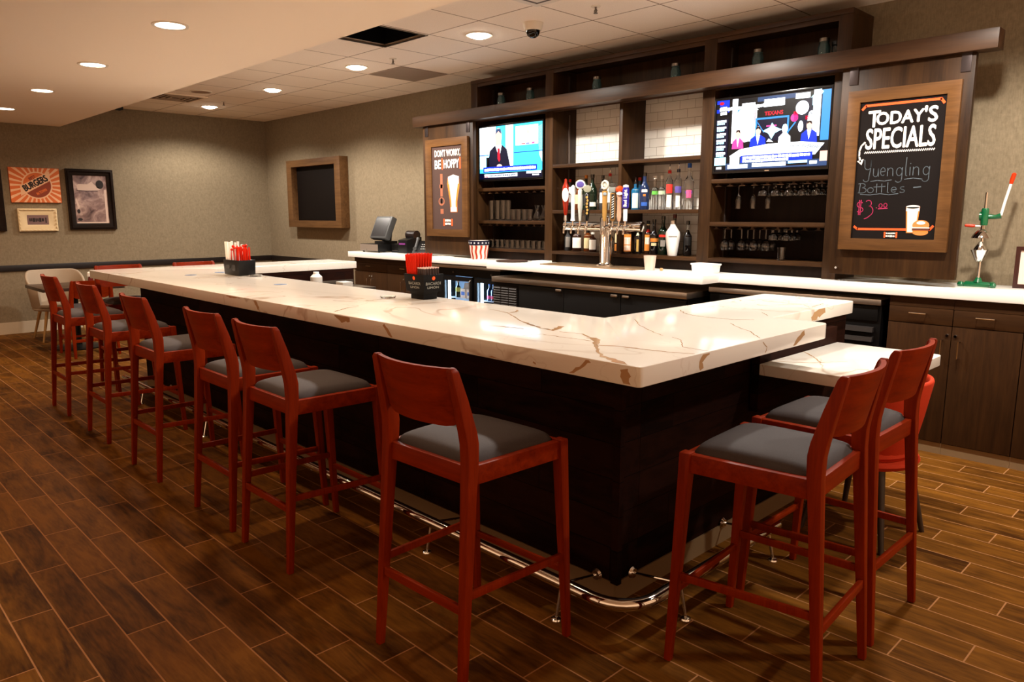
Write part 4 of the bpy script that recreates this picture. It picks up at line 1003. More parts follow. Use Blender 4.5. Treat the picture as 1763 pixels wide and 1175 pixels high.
# ---------------------------------------------------------------- televisions
def EM(name, r, g, b, s): return mat('screen_' + name, (0, 0, 0, 1), 0.3, emit=rgb(r, g, b), estr=s)
E_w = EM('white', 244, 250, 255, 3.2); E_cy = EM('cyan', 60, 200, 245, 2.2); E_pc = EM('pale_cyan', 165, 232, 252, 3.0); E_bl = EM('blue', 20, 60, 230, 1.3); E_nv = EM('navy', 8, 14, 60, 0.7)
E_dk = EM('dark', 6, 10, 22, 0.6); E_rd = EM('red', 220, 20, 50, 1.5); E_pk = EM('pink', 240, 70, 160, 1.6); E_sk = EM('skin', 250, 196, 176, 1.8); E_st = EM('steel', 60, 90, 140, 1.0); E_sb = EM('sky', 60, 150, 240, 1.5); E_hr = EM('hair', 60, 30, 24, 0.6); E_mg = EM('maroon', 110, 20, 50, 1.0)
M_tvframe = mat('tv_gloss_black', rgb(8, 8, 9), 0.18)
def tv(cx, z0, z1, w, label, draw):
    P = (cx, 5.45, z0); h = z1 - z0
    t = thing('television', label, 'TV', P, 0, 'televisions in the shelving')
    MB().ring_frame(-w / 2, w / 2, 0, h, 0.016, -0.02, 0.012, wz=0.02).build('bezel', M_tvframe, t, bevel=0.003)
    MB().box(-w / 2 + 0.01, w / 2 - 0.01, 0.0125, 0.06, 0.012, h - 0.01).build('back_cover', M_blackpl, t, bevel=0.008)
    MB().box(-0.10, 0.10, 0.0605, 0.313, h * 0.3, h * 0.7).build('wall_bracket', M_blackpl, t, smooth=False)
    MB().box(-0.018, 0.018, -0.022, -0.0195, 0.006, 0.013).build('badge', M_chrome, t, smooth=False)
    s = MB().box(-w / 2 + 0.014, w / 2 - 0.014, -0.012, 0.010, 0.018, h - 0.014).build('screen', EM('ground', 4, 10, 30, 0.8), t, smooth=False)
    c = Canvas(-0.0122, 0.0003)
    uu = lambda f: -w / 2 + 0.016 + f * (w - 0.032)
    vv = lambda f: h - 0.016 - f * (h - 0.038)
    draw(c, uu, vv); c.build('screen_pattern', s)
    return t
def news(c, u, v):
    c.rect(u(0), u(1), v(0.98), v(0), E_cy); c.lay()
    c.rect(u(0), u(0.27), v(0.52), v(0), E_w); c.poly([(u(0), v(0.5)), (u(0.18), v(0.5)), (u(0.1), v(0.8)), (u(0), v(0.8))], E_pc); c.rect(u(0.43), u(0.55), v(0.85), v(0), E_w); c.rect(u(0.56), u(1), v(0.52), v(0.04), E_cy); c.poly([(u(0.92), v(0.1)), (u(1), v(0.05)), (u(1), v(0.75)), (u(0.95), v(0.6))], E_pc); c.lay()
    c.rect(u(0.59), u(0.93), v(0.40), v(0.05), E_w); c.rect(u(0.56), u(1), v(0.535), v(0.52), E_bl); c.rect(u(0), u(0.15), v(0.545), v(0.53), E_bl); c.lay()
    c.disc(u(0.78), v(0.17), 0.016, 0.02, E_sk, 14); c.rect(u(0.68), u(0.74), v(0.39), v(0.37), E_rd); c.rect(u(0.75), u(0.80), v(0.39), v(0.37), E_bl); c.rect(u(0.84), u(0.88), v(0.39), v(0.36), E_pk)
    # anchor
    c.poly([(u(0.13), v(0.80)), (u(0.17), v(0.46)), (u(0.26), v(0.36)), (u(0.37), v(0.36)), (u(0.45), v(0.45)), (u(0.51), v(0.80))], E_nv); c.rect(u(0.11), u(0.16), v(0.80), v(0.58), E_dk); c.lay()
    c.poly([(u(0.26), v(0.36)), (u(0.37), v(0.36)), (u(0.335), v(0.55)), (u(0.30), v(0.50))], E_w); c.lay(); c.poly([(u(0.30), v(0.42)), (u(0.335), v(0.42)), (u(0.345), v(0.64)), (u(0.325), v(0.68)), (u(0.30), v(0.62))], E_rd); c.disc(u(0.33), v(0.76), 0.04, 0.022, E_sk, 14)
    c.disc(u(0.315), v(0.20), 0.05, 0.085, E_sk, 18); c.lay(); c.poly([(u(0.265), v(0.16)), (u(0.28), v(0.06)), (u(0.35), v(0.06)), (u(0.365), v(0.16)), (u(0.315), v(0.10))], E_st)
    c.rect(u(0.27), u(0.36), v(0.365), v(0.29), E_sk); c.lay()
    c.rect(u(0.06), u(0.92), v(0.87), v(0.765), E_bl); c.rect(u(0), u(1), v(0.99), v(0.88), E_nv); c.lay()
    c.dashes(u(0.08), u(0.90), v(0.82), 0.028, E_w, 22, 2); c.rect(u(0.08), u(0.62), v(0.965), v(0.905), E_w); c.rect(u(0.76), u(0.98), v(0.925), v(0.885), E_w); c.rect(u(0.85), u(0.95), v(0.965), v(0.94), E_w); c.rect(u(0.08), u(0.14), v(0.965), v(0.93), E_rd); c.lay()
    c.dashes(u(0.16), u(0.60), v(0.935), 0.014, E_st, 16, 3)
def sport(c, u, v):
    c.rect(u(0), u(1), v(0.99), v(0), E_dk); c.lay()
    # studio
    c.rect(u(0), u(0.12), v(0.18), v(0.0), E_bl); c.rect(u(0.15), u(0.2), v(0.62), v(0), E_w); c.rect(u(0.2), u(0.38), v(0.60), v(0.12), E_sb); c.rect(u(0.38), u(0.72), v(0.08), v(0.02), E_st); c.rect(u(0.86), u(0.92), v(0.6), v(0), E_w); c.rect(u(0.93), u(1), v(0.66), v(0.02), E_sb); c.poly([(u(0.8), v(0.16)), (u(0.9), v(0)), (u(0.94), v(0.04)), (u(0.83), v(0.25))], E_pc); c.lay()
    c.disc(u(0.30), v(0.28), 0.10, 0.09, E_w); c.disc(u(0.28), v(0.45), 0.08, 0.09, E_w); c.disc(u(0.33), v(0.5), 0.06, 0.06, E_pc); c.rect(u(0.35), u(0.375), v(0.36), v(0.18), E_rd); c.rect(u(0.44), u(0.62), v(0.16), v(0.06), E_w); c.rect(u(0.24), u(0.36), v(0.13), v(0.08), E_w); c.rect(u(0.71), u(0.83), v(0.10), v(0.03), E_w); c.lay()
    c.poly([(u(0.70), v(0.42)), (u(0.72), v(0.14)), (u(0.85), v(0.10)), (u(0.86), v(0.5)), (u(0.76), v(0.55))], E_nv); c.disc(u(0.77), v(0.22), 0.05, 0.05, E_w); c.disc(u(0.71), v(0.34), 0.03, 0.03, E_pk); c.disc(u(0.85), v(0.36), 0.03, 0.05, E_w); c.rect(u(0.70), u(0.74), v(0.31), v(0.26), E_rd); c.rect(u(0.80), u(0.83), v(0.38), v(0.33), E_rd); c.disc(u(0.765), v(0.46), 0.02, 0.04, E_w); c.lay()
    c.rect(u(0.38), u(0.66), v(0.30), v(0.19), E_dk); c.rect(u(0.385), u(0.655), v(0.325), v(0.30), E_sb); c.rect(u(0.37), u(0.385), v(0.62), v(0.30), E_sb); c.rect(u(0.65), u(0.665), v(0.62), v(0.30), E_sb); c.rect(u(0.385), u(0.65), v(0.62), v(0.325), E_nv); c.lay()
    c.text('TEXANS', u(0.45), u(0.61), v(0.275), v(0.225), E_rd, bold=0.0016)
    c.poly([(u(0.44), v(0.48)), (u(0.5), v(0.44)), (u(0.52), v(0.38)), (u(0.55), v(0.44)), (u(0.61), v(0.48)), (u(0.55), v(0.52)), (u(0.52), v(0.60)), (u(0.49), v(0.52))], E_pc); c.rect(u(0.47), u(0.56), v(0.43), v(0.41), E_pk); c.lay()
    c.line([(u(0.39), v(0.36)), (u(0.45), v(0.50))], 0.006, E_sb); c.line([(u(0.66), v(0.52)), (u(0.72), v(0.40))], 0.010, E_sb)
    # people at the desk
    def person(x, top, w, body, head, hair):
        c.poly([(u(x - w), v(0.70)), (u(x - w * 0.9), v(top + 0.16)), (u(x - w * 0.3), v(top + 0.11)), (u(x + w * 0.3), v(top + 0.11)), (u(x + w * 0.9), v(top + 0.16)), (u(x + w), v(0.70))], body); c.lay()
        c.poly([(u(x - w * 0.25), v(top + 0.11)), (u(x + w * 0.25), v(top + 0.11)), (u(x), v(top + 0.24))], E_w); c.disc(u(x), v(top + 0.055), 0.022, 0.034, head, 14); c.lay()
        c.poly([(u(x - 0.022), v(top + 0.04)), (u(x - 0.016), v(top)), (u(x + 0.016), v(top)), (u(x + 0.024), v(top + 0.05)), (u(x), v(top + 0.02))], hair)
    person(0.215, 0.44, 0.055, E_pk, E_sk, E_hr); person(0.40, 0.42, 0.075, E_bl, E_sk, E_dk); person(0.635, 0.42, 0.055, E_w, E_w, E_pc); person(0.84, 0.40, 0.07, E_bl, E_sk, E_hr)
    c.lay()
    c.poly([(u(0.14), v(0.80)), (u(0.24), v(0.71)), (u(0.5), v(0.66)), (u(0.78), v(0.66)), (u(0.97), v(0.70)), (u(0.9), v(0.84)), (u(0.5), v(0.84))], E_w); c.poly([(u(0.62), v(0.705)), (u(0.86), v(0.70)), (u(0.97), v(0.75)), (u(0.9), v(0.76))], E_nv); c.lay()
    c.poly([(u(0.34), v(0.74)), (u(0.6), v(0.715)), (u(0.84), v(0.76)), (u(0.5), v(0.79))], E_pc); c.poly([(u(0.48), v(0.63)), (u(0.50), v(0.59)), (u(0.54), v(0.64))], E_w)
    # captions
    c.rect(u(0.0), u(0.12), v(0.80), v(0.27), E_nv); c.rect(u(0), u(0.03), v(0.13), v(0.06), E_dk); c.lay()
    for k in range(6): c.dashes(u(0.012), u(0.10), v(0.30 + k * 0.09), 0.018, E_w, 4, k); c.dashes(u(0.012), u(0.085), v(0.335 + k * 0.09), 0.016, E_pc, 4, k + 9)
    c.dashes(u(0.03), u(0.62), v(0.135), 0.026, E_w, 24, 5); c.rect(u(0.03), u(0.11), v(0.23), v(0.10), E_dk); c.lay(); c.dashes(u(0.04), u(0.10), v(0.12), 0.02, E_w, 3, 5); c.dashes(u(0.04), u(0.10), v(0.19), 0.026, E_w, 3, 8); c.disc(u(0.05), v(0.05), 0.02, 0.012, E_rd)
    c.rect(u(0), u(0.11), v(0.92), v(0.81), E_pc); c.rect(u(0.25), u(0.88), v(0.90), v(0.80), E_bl); c.rect(u(0.11), u(1), v(0.99), v(0.90), E_st); c.rect(u(0.15), u(0.24), v(0.93), v(0.80), E_w); c.lay()
    c.dashes(u(0.27), u(0.86), v(0.835), 0.022, E_w, 20, 6); c.dashes(u(0.27), u(0.68), v(0.88), 0.022, E_w, 15, 7); c.rect(u(0.13), u(0.32), v(0.975), v(0.92), E_w); c.rect(u(0.36), u(0.66), v(0.965), v(0.915), E_w); c.rect(u(0.68), u(0.84), v(0.94), v(0.905), E_pc); c.rect(u(0.66), u(0.84), v(0.97), v(0.945), E_dk); c.rect(u(0.86), u(0.92), v(0.96), v(0.92), E_w); c.rect(u(0.02), u(0.07), v(0.975), v(0.945), E_w); c.rect(u(0.94), u(1), v(0.93), v(0.80), E_sk); c.rect(u(0.02), u(0.10), v(0.89), v(0.83), E_w)
tv(-2.792, 1.888, 2.472, 0.94, 'larger television showing a sports studio, beside the specials chalkboard', sport)
tv(-5.612, 1.915, 2.490, 0.955, 'television showing a suited news anchor, beside the beer poster', news)
# ---------------------------------------------------------------- black display box on the back wall
P = (-9.98, 5.70, 1.383)
t = thing('display_box', 'deep wood box frame with a dark screen on the back wall', 'frame', P)
x0, x1, z0, z1 = -10.75, -9.228, 1.383, 2.376
MB(P).ring_frame(x0, x1, z0, z1, 0.145, 5.645, 5.786, wz=0.10).build('frame', wood('box_frame_wood', rgb(74, 49, 27), rgb(104, 73, 43), 'x', 0.5, grain=14, spec=0.15), t, bevel=0.003)
MB(P).box(x0 + 0.14, x1 - 0.14, 5.74, 5.785, z0 + 0.095, z1 - 0.095).build('screen', mat('dark_screen', rgb(17, 12, 10), 0.5, spec=0.08), t, smooth=False)

# ---------------------------------------------------------------- pictures on the picture wall (u runs along y there)
def wall_thing(name, label, cat, y0, y1, z0, group=None):
    return thing(name, label, cat, (X0 + 0.0005, (y0 + y1) / 2, z0), R(90), group)
GP = 'pictures on the far wall'
M_rust = mat('rust_print', rgb(176, 74, 28), 0.7); M_peach = mat('peach_print', rgb(226, 176, 136), 0.7); M_burn = mat('burnt_orange_print', rgb(206, 102, 44), 0.7); M_brn = mat('brown_print', rgb(130, 52, 24), 0.7); M_ink = mat('ink_print', rgb(36, 28, 26), 0.8)
t = wall_thing('burger_sign', 'orange sunburst sign with the word burgers across a disc', 'sign', 2.195, 2.778, 1.727, GP)
w, h = 0.583, 0.455
bd = MB().box(-w / 2, w / 2, -0.03, -0.0, 0, h).build('board', M_rust, t, bevel=0.002)
c = Canvas(-0.0303, 0.0003); cx, cz = 0.02, h / 2
c.rect(-w / 2 + 0.002, w / 2 - 0.002, 0.002, h - 0.002, M_burn); c.lay()
for k in range(26):
    a = 2 * math.pi * k / 26
    def ray(a, lx=w / 2 - 0.004, lz=h / 2 - 0.004):
        dx, dz = math.cos(a), math.sin(a)
        q = min(((lx if dx > 0 else -lx) - cx) / dx if abs(dx) > 1e-6 else 9, lz / abs(dz) if abs(dz) > 1e-6 else 9)
        return (cx + dx * q, cz + dz * q)
    c.poly([(cx + 0.12 * math.cos(a - 0.035), cz + 0.12 * math.sin(a - 0.035)), ray(a - 0.05), ray(a + 0.05), (cx + 0.12 * math.cos(a + 0.035), cz + 0.12 * math.sin(a + 0.035))], M_peach)
c.lay(); c.disc(cx, cz, 0.178, 0.178, M_peach, 36); c.lay(); c.disc(cx, cz, 0.162, 0.162, M_brn, 36); c.lay()
c.poly([(cx + 0.162 * math.cos(R(q)), cz + 0.162 * math.sin(R(q))) for q in range(28, 215, 11)], M_burn); c.lay()
c.poly([(cx - 0.195, cz - 0.142), (cx + 0.155, cz + 0.062), (cx + 0.155, cz + 0.190), (cx - 0.195, cz - 0.012)], M_peach); c.build('print', bd)
c = Canvas(-0.0326, 0.0003)
c.text('BURGERS', cx - 0.175, cx + 0.135, cz - 0.012, cz + 0.068, M_ink, bold=0.005, rot=R(29))
c.build('lettering', bd)
c = Canvas(-0.0326, 0.0003)
c.text('BEST', cx - 0.09, cx - 0.01, cz + 0.075, cz + 0.115, M_brn, bold=0.002, rot=R(29)); c.build('lettering', bd)
c = Canvas(-0.0326, 0.0003)
c.text('IN TOWN', cx - 0.02, cx + 0.11, cz - 0.10, cz - 0.065, M_burn, bold=0.002, rot=R(29))
c.build('lettering', bd)

t = wall_thing('ornate_picture', 'small cream ornate carved frame below the orange burger sign', 'picture', 2.250, 2.706, 1.350, GP)
w, h = 0.456, 0.30; M_cf = mat('cream_frame', rgb(222, 200, 158), 0.6, bump=0.3, bscale=60)
MB().ring_frame(-w / 2, w / 2, 0, h, 0.105, -0.035, -0.0, wz=0.088, inset=0.022).build('frame', M_cf, t, bevel=0.006)
mb = MB()
for k in range(9):
    x = -w / 2 + 0.04 + k * (w - 0.08) / 8
    for z in (0.016, h - 0.016): mb.lathe([(0.001, -0.008), (0.012, -0.003), (0.012, 0.003), (0.001, 0.008)], (x, -0.036, z), 8, axis='y', sx=0.8, sy=1.9)
for k in range(5):
    z = 0.05 + k * (h - 0.1) / 4
    for x in (-w / 2 + 0.016, w / 2 - 0.016): mb.lathe([(0.001, -0.008), (0.012, -0.003), (0.012, 0.003), (0.001, 0.008)], (x, -0.036, z), 8, axis='y', sx=1.6, sy=0.8)
mb.build('carving_pattern', M_cf, t)
bd = MB().box(-w / 2 + 0.10, w / 2 - 0.10, -0.012, -0.002, 0.085, h - 0.085).build('photo', mat('mauve_print', rgb(120, 92, 90), 0.4), t, smooth=False)
c = Canvas(-0.0123); c.dashes(-0.10, 0.07, 0.150, 0.05, M_ink, 7, 4); c.rect(0.085, 0.10, 0.11, 0.18, M_ink); c.build('print', bd)

t = wall_thing('framed_photograph', 'dark framed grey photograph of a stacked burger beside the sunburst sign', 'picture', 2.850, 3.441, 1.365, GP)
w, h = 0.591, 0.825; M_dkf = wood('dark_frame_wood', rgb(18, 11, 7), rgb(36, 23, 15), 'x', 0.4, spec=0.12)
MB().ring_frame(-w / 2, w / 2, 0, h, 0.086, -0.045, -0.0, inset=0.015).build('frame', M_dkf, t, bevel=0.004)
MB().ring_frame(-w / 2 + 0.02, w / 2 - 0.02, 0.02, h - 0.02, 0.016, -0.055, -0.0455).build('frame_bead', M_dkf, t, bevel=0.003)
M_ph2 = mat('photo_dark', rgb(64, 50, 52), 0.2, spec=0.4); M_ph3 = mat('photo_pale', rgb(206, 180, 164), 0.2, spec=0.4)
M_ph1 = mat('photo_mottled', rgb(140, 116, 110), 0.12, spec=0.5); g_ = NG(M_ph1)
tc_ = g_.n('ShaderNodeTexCoord'); nz_ = g_.n('ShaderNodeTexNoise', i_Scale=5.5, i_Detail=6.0, i_Roughness=0.6, i_Distortion=0.8); g_.l(tc_.outputs['Object'], nz_.inputs['Vector'])
g_.l(g_.ramp(nz_.outputs['Fac'], [(0.30, rgb(66, 50, 50)), (0.50, rgb(138, 112, 106)), (0.70, rgb(206, 178, 164))]), g_.b.inputs['Base Color'])
bd = MB().box(-w / 2 + 0.08, w / 2 - 0.08, -0.02, -0.002, 0.08, h - 0.08).build('photo', M_ph1, t, smooth=False)
c = Canvas(-0.0203, 0.0003)
c.rect(-0.2, 0.2, 0.085, 0.105, M_ph3); c.lay()
c.poly([(-0.17, 0.60), (-0.16, 0.53), (0.08, 0.53), (0.13, 0.56), (0.05, 0.62), (0.02, 0.66), (-0.03, 0.62), (-0.15, 0.62)], M_ph3); c.poly([(-0.19, 0.44), (-0.15, 0.31), (-0.17, 0.28), (-0.2, 0.40)], M_ph3)
c.disc(0.12, 0.62, 0.05, 0.06, M_ink); c.rect(0.17, 0.2, 0.1, 0.55, M_ph3); c.lay(); c.line([(-0.17, 0.535), (-0.05, 0.528), (0.09, 0.532)], 0.01, M_ph2); c.disc(-0.16, 0.14, 0.03, 0.02, M_ink); c.disc(-0.17, 0.25, 0.02, 0.03, M_ink)
c.build('print', bd)
t = wall_thing('framed_picture', 'dark framed picture at the edge of view beside the burger sign', 'picture', 1.50, 2.112, 1.355, GP)
MB().ring_frame(-0.306, 0.306, 0, 0.80, 0.10, -0.045, -0.0, inset=0.012).build('frame', M_dkf, t, bevel=0.004)
MB().box(-0.215, 0.215, -0.02, -0.002, 0.09, 0.71).build('photo', M_ph2, t, smooth=False)

t = thing('picture_frame', 'small white print in a dark frame leaning on the back counter end', 'picture', (-1.03, 5.63, CT))
mb = MB().ring_frame(-0.135, 0.165, 0, 0.265, 0.026, -0.012, 0.008); f = mb.build('frame', wood('maroon_frame', rgb(40, 14, 10), rgb(64, 26, 18), 'z', 0.35), t, bevel=0.003)
MB().box(-0.115, 0.145, -0.004, 0.006, 0.02, 0.245).build('print', mat('print_paper', rgb(226, 208, 196), 0.6), t, smooth=False)
MB().beam((0.015, 0.008, 0.17), (0.015, 0.10, 0.004), 0.05, 0.004).build('easel_back', M_blackpl, t)

# ---------------------------------------------------------------- glassware
def lathe_thing(name, label, cat, prof, loc, m, seg=20, group=None, part='body'):
    o = MB().lathe(prof, seg=seg).build(name, m, None, loc=loc, ang=50)
    return tag(o, label, cat, group)
def tumbler_prof(r0, r1, h, th=0.003, base=0.008): return [(0.001, 0), (r0, 0), (r1, h), (r1 - th, h), (r0 - th, base), (0.001, base)]
SHL = 1.5085                       # upper glass shelf, left bay
o = MB((-5.86, 5.60, 1.5075)).box(-6.02, -5.62, 5.46, 5.74, 1.5075, 1.512).build('shelf_mat', M_rubber, bevel=0.001)
tag(o, 'thin black rubber mat under the tall glasses by the beer poster', 'mat')
G1 = 'tall pint glasses on the shelf'; G2 = 'short tumblers on the shelf'
first = None
for k, (x, q) in enumerate(((-6.0, 'first'), (-5.905, 'second'), (-5.82, 'third'), (-5.74, 'fourth'))):
    lathe_thing('pint_glass', 'tall straight clear glass under the news television, %s from the beer poster' % q, 'glass', tumbler_prof(0.030, 0.037, 0.205), (x, 5.54, 1.5125), M_glass, group=G1)
for k, (x, q) in enumerate(((-5.655, 'first beside the tall glasses'), (-5.575, 'second from the tall glasses'), (-5.49, 'third from the tall glasses'), (-5.41, 'beside the two carafes'))):
    z = 1.5125 if x < -5.66 else 1.5075
    lathe_thing('tumbler', 'short clear tumbler under the news television, %s' % q, 'glass', tumbler_prof(0.030, 0.036, 0.115), (x, 5.53, z), M_glass, group=G2)
for k, (x, q) in enumerate(((-5.30, 'next to the short tumblers'), (-5.205, 'against the shelf post'))):
    lathe_thing('carafe', 'round bottomed clear glass carafe %s' % q, 'carafe', [(0.001, 0), (0.036, 0), (0.044, 0.02), (0.042, 0.045), (0.022, 0.085), (0.020, 0.12), (0.030, 0.155), (0.028, 0.155), (0.018, 0.12), (0.020, 0.086), (0.039, 0.045), (0.040, 0.02), (0.001, 0.006)], (x, 5.52, 1.5075), M_glass, group='glass carafes')
o = MB((-5.6, 5.60, 1.2155)).box(-6.08, -5.13, 5.46, 5.74, 1.2155, 1.220).build('shelf_mat', M_rubber, bevel=0.001)
tag(o, 'thin black rubber mat under the upturned low glasses', 'mat')
for r_, y in ((0, 5.51), (1, 5.60)):
    for k in range(12):
        o = MB().lathe([(0.040, 0), (0.035, 0.085), (0.001, 0.085), (0.001, 0.078), (0.032, 0.078), (0.037, 0)], seg=18).build('rocks_glass', M_glass, None, loc=(-6.04 + 0.079 * k, y, 1.2205), ang=50)
        ordn = ['first', 'second', 'third', 'fourth', 'fifth', 'sixth', 'seventh', 'eighth', 'ninth', 'tenth', 'eleventh', 'last'][k]
        tag(o, 'upturned low glass, %s from the poster in the %s row of the bottom shelf' % (ordn, ('front', 'rear')[r_]), 'glass', 'upturned low glasses on the bottom shelf')
# hanging stemware, right bay: z of the rack rail 1.789 / 1.449
def hang(name, label, prof, x, y, ztop, group):
    """profile measured down from the foot"""
    lathe_thing(name, label, 'glass', [(r, -h) for r, h in prof][::-1], (x, y, ztop), M_glass, group=group)
FL = [(0.001, 0), (0.032, 0.001), (0.032, 0.004), (0.005, 0.010), (0.004, 0.075), (0.018, 0.090), (0.025, 0.12), (0.024, 0.185), (0.0225, 0.185), (0.023, 0.12), (0.016, 0.094), (0.001, 0.086)]
MA = [(0.001, 0), (0.034, 0.001), (0.034, 0.004), (0.005, 0.012), (0.005, 0.030), (0.028, 0.045), (0.038, 0.062), (0.039, 0.088), (0.037, 0.088), (0.035, 0.064), (0.026, 0.049), (0.001, 0.036)]
WI = [(0.001, 0), (0.033, 0.001), (0.033, 0.004), (0.005, 0.010), (0.004, 0.085), (0.022, 0.098), (0.037, 0.125), (0.038, 0.15), (0.031, 0.178), (0.0295, 0.178), (0.036, 0.15), (0.035, 0.126), (0.020, 0.102), (0.001, 0.092)]
ra = -3.265; rw = (-2.32 + 3.265) / 9
GH = 'stemmed glasses hanging under the upper shelf'; GL = 'stemmed glasses hanging under the lower shelf'
zu, zl = 1.7985, 1.4585
hang('champagne_flute', 'hanging champagne flute under the sports television, first from the post', FL, ra + rw * 2, 5.50, zu, GH)
hang('champagne_flute', 'hanging champagne flute under the sports television, second from the post', FL, ra + rw * 3, 5.54, zu, GH)
hang('champagne_flute', 'hanging champagne flute under the sports television, behind the first round glass', FL, ra + rw * 4, 5.58, zu, GH)
for k in range(5):
    for q, y in enumerate((5.49, 5.58, 5.67)):
        if k == 0 and q == 1: continue
        hang('stemmed_glass', 'short stemmed glass hanging under the upper shelf, %s column from the flutes, %s' % (['first', 'second', 'third', 'fourth', 'fifth'][k], ['front', 'middle', 'rear'][q]), MA, ra + rw * (4 + k), y, zu, GH)
for k, x in enumerate((1, 2, 3, 4)):
    for q, y in enumerate(((5.50, 5.60), (5.58, 5.68), (5.58, 5.68), (5.58, 5.68))[k]):
        hang('wine_glass', 'wine glass hanging under the lower shelf, %s column from the post, %s' % (['first', 'second', 'third', 'fourth'][k], ['front', 'rear'][q]), WI, ra + rw * x, y, zl, GL)
for k, x in enumerate((5, 6)):
    for q, y in enumerate((5.49, 5.58, 5.67)):
        hang('stemmed_glass', 'short stemmed glass hanging beside the wine glasses, %s column, %s' % (['first', 'second'][k], ['front', 'middle', 'rear'][q]), MA, ra + rw * x, y, zl, GL)
lathe_thing('tumbler', 'single clear tumbler standing below the hanging glasses', 'glass', tumbler_prof(0.030, 0.036, 0.10), (-2.68, 5.52, 1.2155), M_glass)
# jars in the top row
GJ = 'glass jars on top of the shelving'
for x, lb in ((-5.858, 'blue green glass jar over the news television, closest to the shelving end'), (-5.434, 'blue green glass jar over the news television beside the post'), (-4.574, 'blue green glass jar over the beer taps'),
              (-3.722, 'blue green glass jar over the white tiles, close to the post'), (-2.978, 'blue green glass jar over the sports television'), (-2.465, 'blue green glass jar in the top row beside the dark jar')):
    t = thing('mason_jar', lb, 'jar', (x, 5.55, 2.6405), 0, GJ)
    MB().lathe([(0.001, 0), (0.040, 0), (0.044, 0.01), (0.044, 0.115), (0.034, 0.142), (0.034, 0.155), (0.031, 0.155), (0.031, 0.142), (0.040, 0.112), (0.040, 0.012), (0.001, 0.006)], seg=22).build('body', M_glassjar, t, ang=50)
    MB().lathe([(0.001, 0.156), (0.036, 0.156), (0.036, 0.178), (0.001, 0.18)], seg=22).build('lid', M_steeldk, t)
t = thing('mason_jar', 'short dark jar at the end of the top row', 'jar', (-2.372, 5.57, 2.6405), 0, GJ)
MB().lathe([(0.001, 0), (0.042, 0), (0.044, 0.01), (0.044, 0.11), (0.036, 0.12), (0.001, 0.12)], seg=22).build('body', mat('smoky_glass', rgb(24, 30, 32), 0.08), t)
MB().lathe([(0.001, 0.1205), (0.045, 0.1205), (0.045, 0.145), (0.001, 0.147)], seg=22).build('lid', M_blackpl, t)
# ---------------------------------------------------------------- bottles
def bm_(name, r, g, b, rough=0.06): return mat('bottle_' + name, rgb(r, g, b), rough, spec=0.6, coat=0.3)
B_dg = bm_('dark_green', 14, 30, 18); B_bk = bm_('near_black', 16, 12, 12); B_br = bm_('dark_brown', 40, 20, 10); B_am = bm_('amber', 96, 46, 14)
B_bl = mat('bottle_sapphire', rgb(40, 120, 170), 0.04, trans=0.5, ior=1.45); B_nv = bm_('navy', 30, 44, 78); B_cl = M_glass; B_wh = bm_('white', 240, 238, 234, 0.3); B_sm = bm_('smoke', 54, 54, 56)
L_wh = mat('label_white', rgb(236, 230, 220), 0.7); L_cr = mat('label_cream', rgb(220, 206, 160), 0.7); L_or = mat('label_orange', rgb(206, 126, 44), 0.7); L_gr = mat('label_green', rgb(96, 176, 70), 0.7); L_rd = mat('label_red', rgb(214, 46, 34), 0.6); L_bk = mat('label_black', rgb(18, 16, 16), 0.6)
L_gd = mat('label_gold', rgb(190, 156, 84), 0.5, 0.3); L_bu = mat('label_blue', rgb(44, 96, 190), 0.6); L_pu = mat('label_purple', rgb(86, 72, 150), 0.6); L_pg = mat('label_pale_green', rgb(176, 196, 164), 0.7); L_gy = mat('label_grey', rgb(150, 146, 140), 0.6); L_pk = mat('label_pink', rgb(224, 90, 140), 0.6)
CAM = Vector((0, 0))
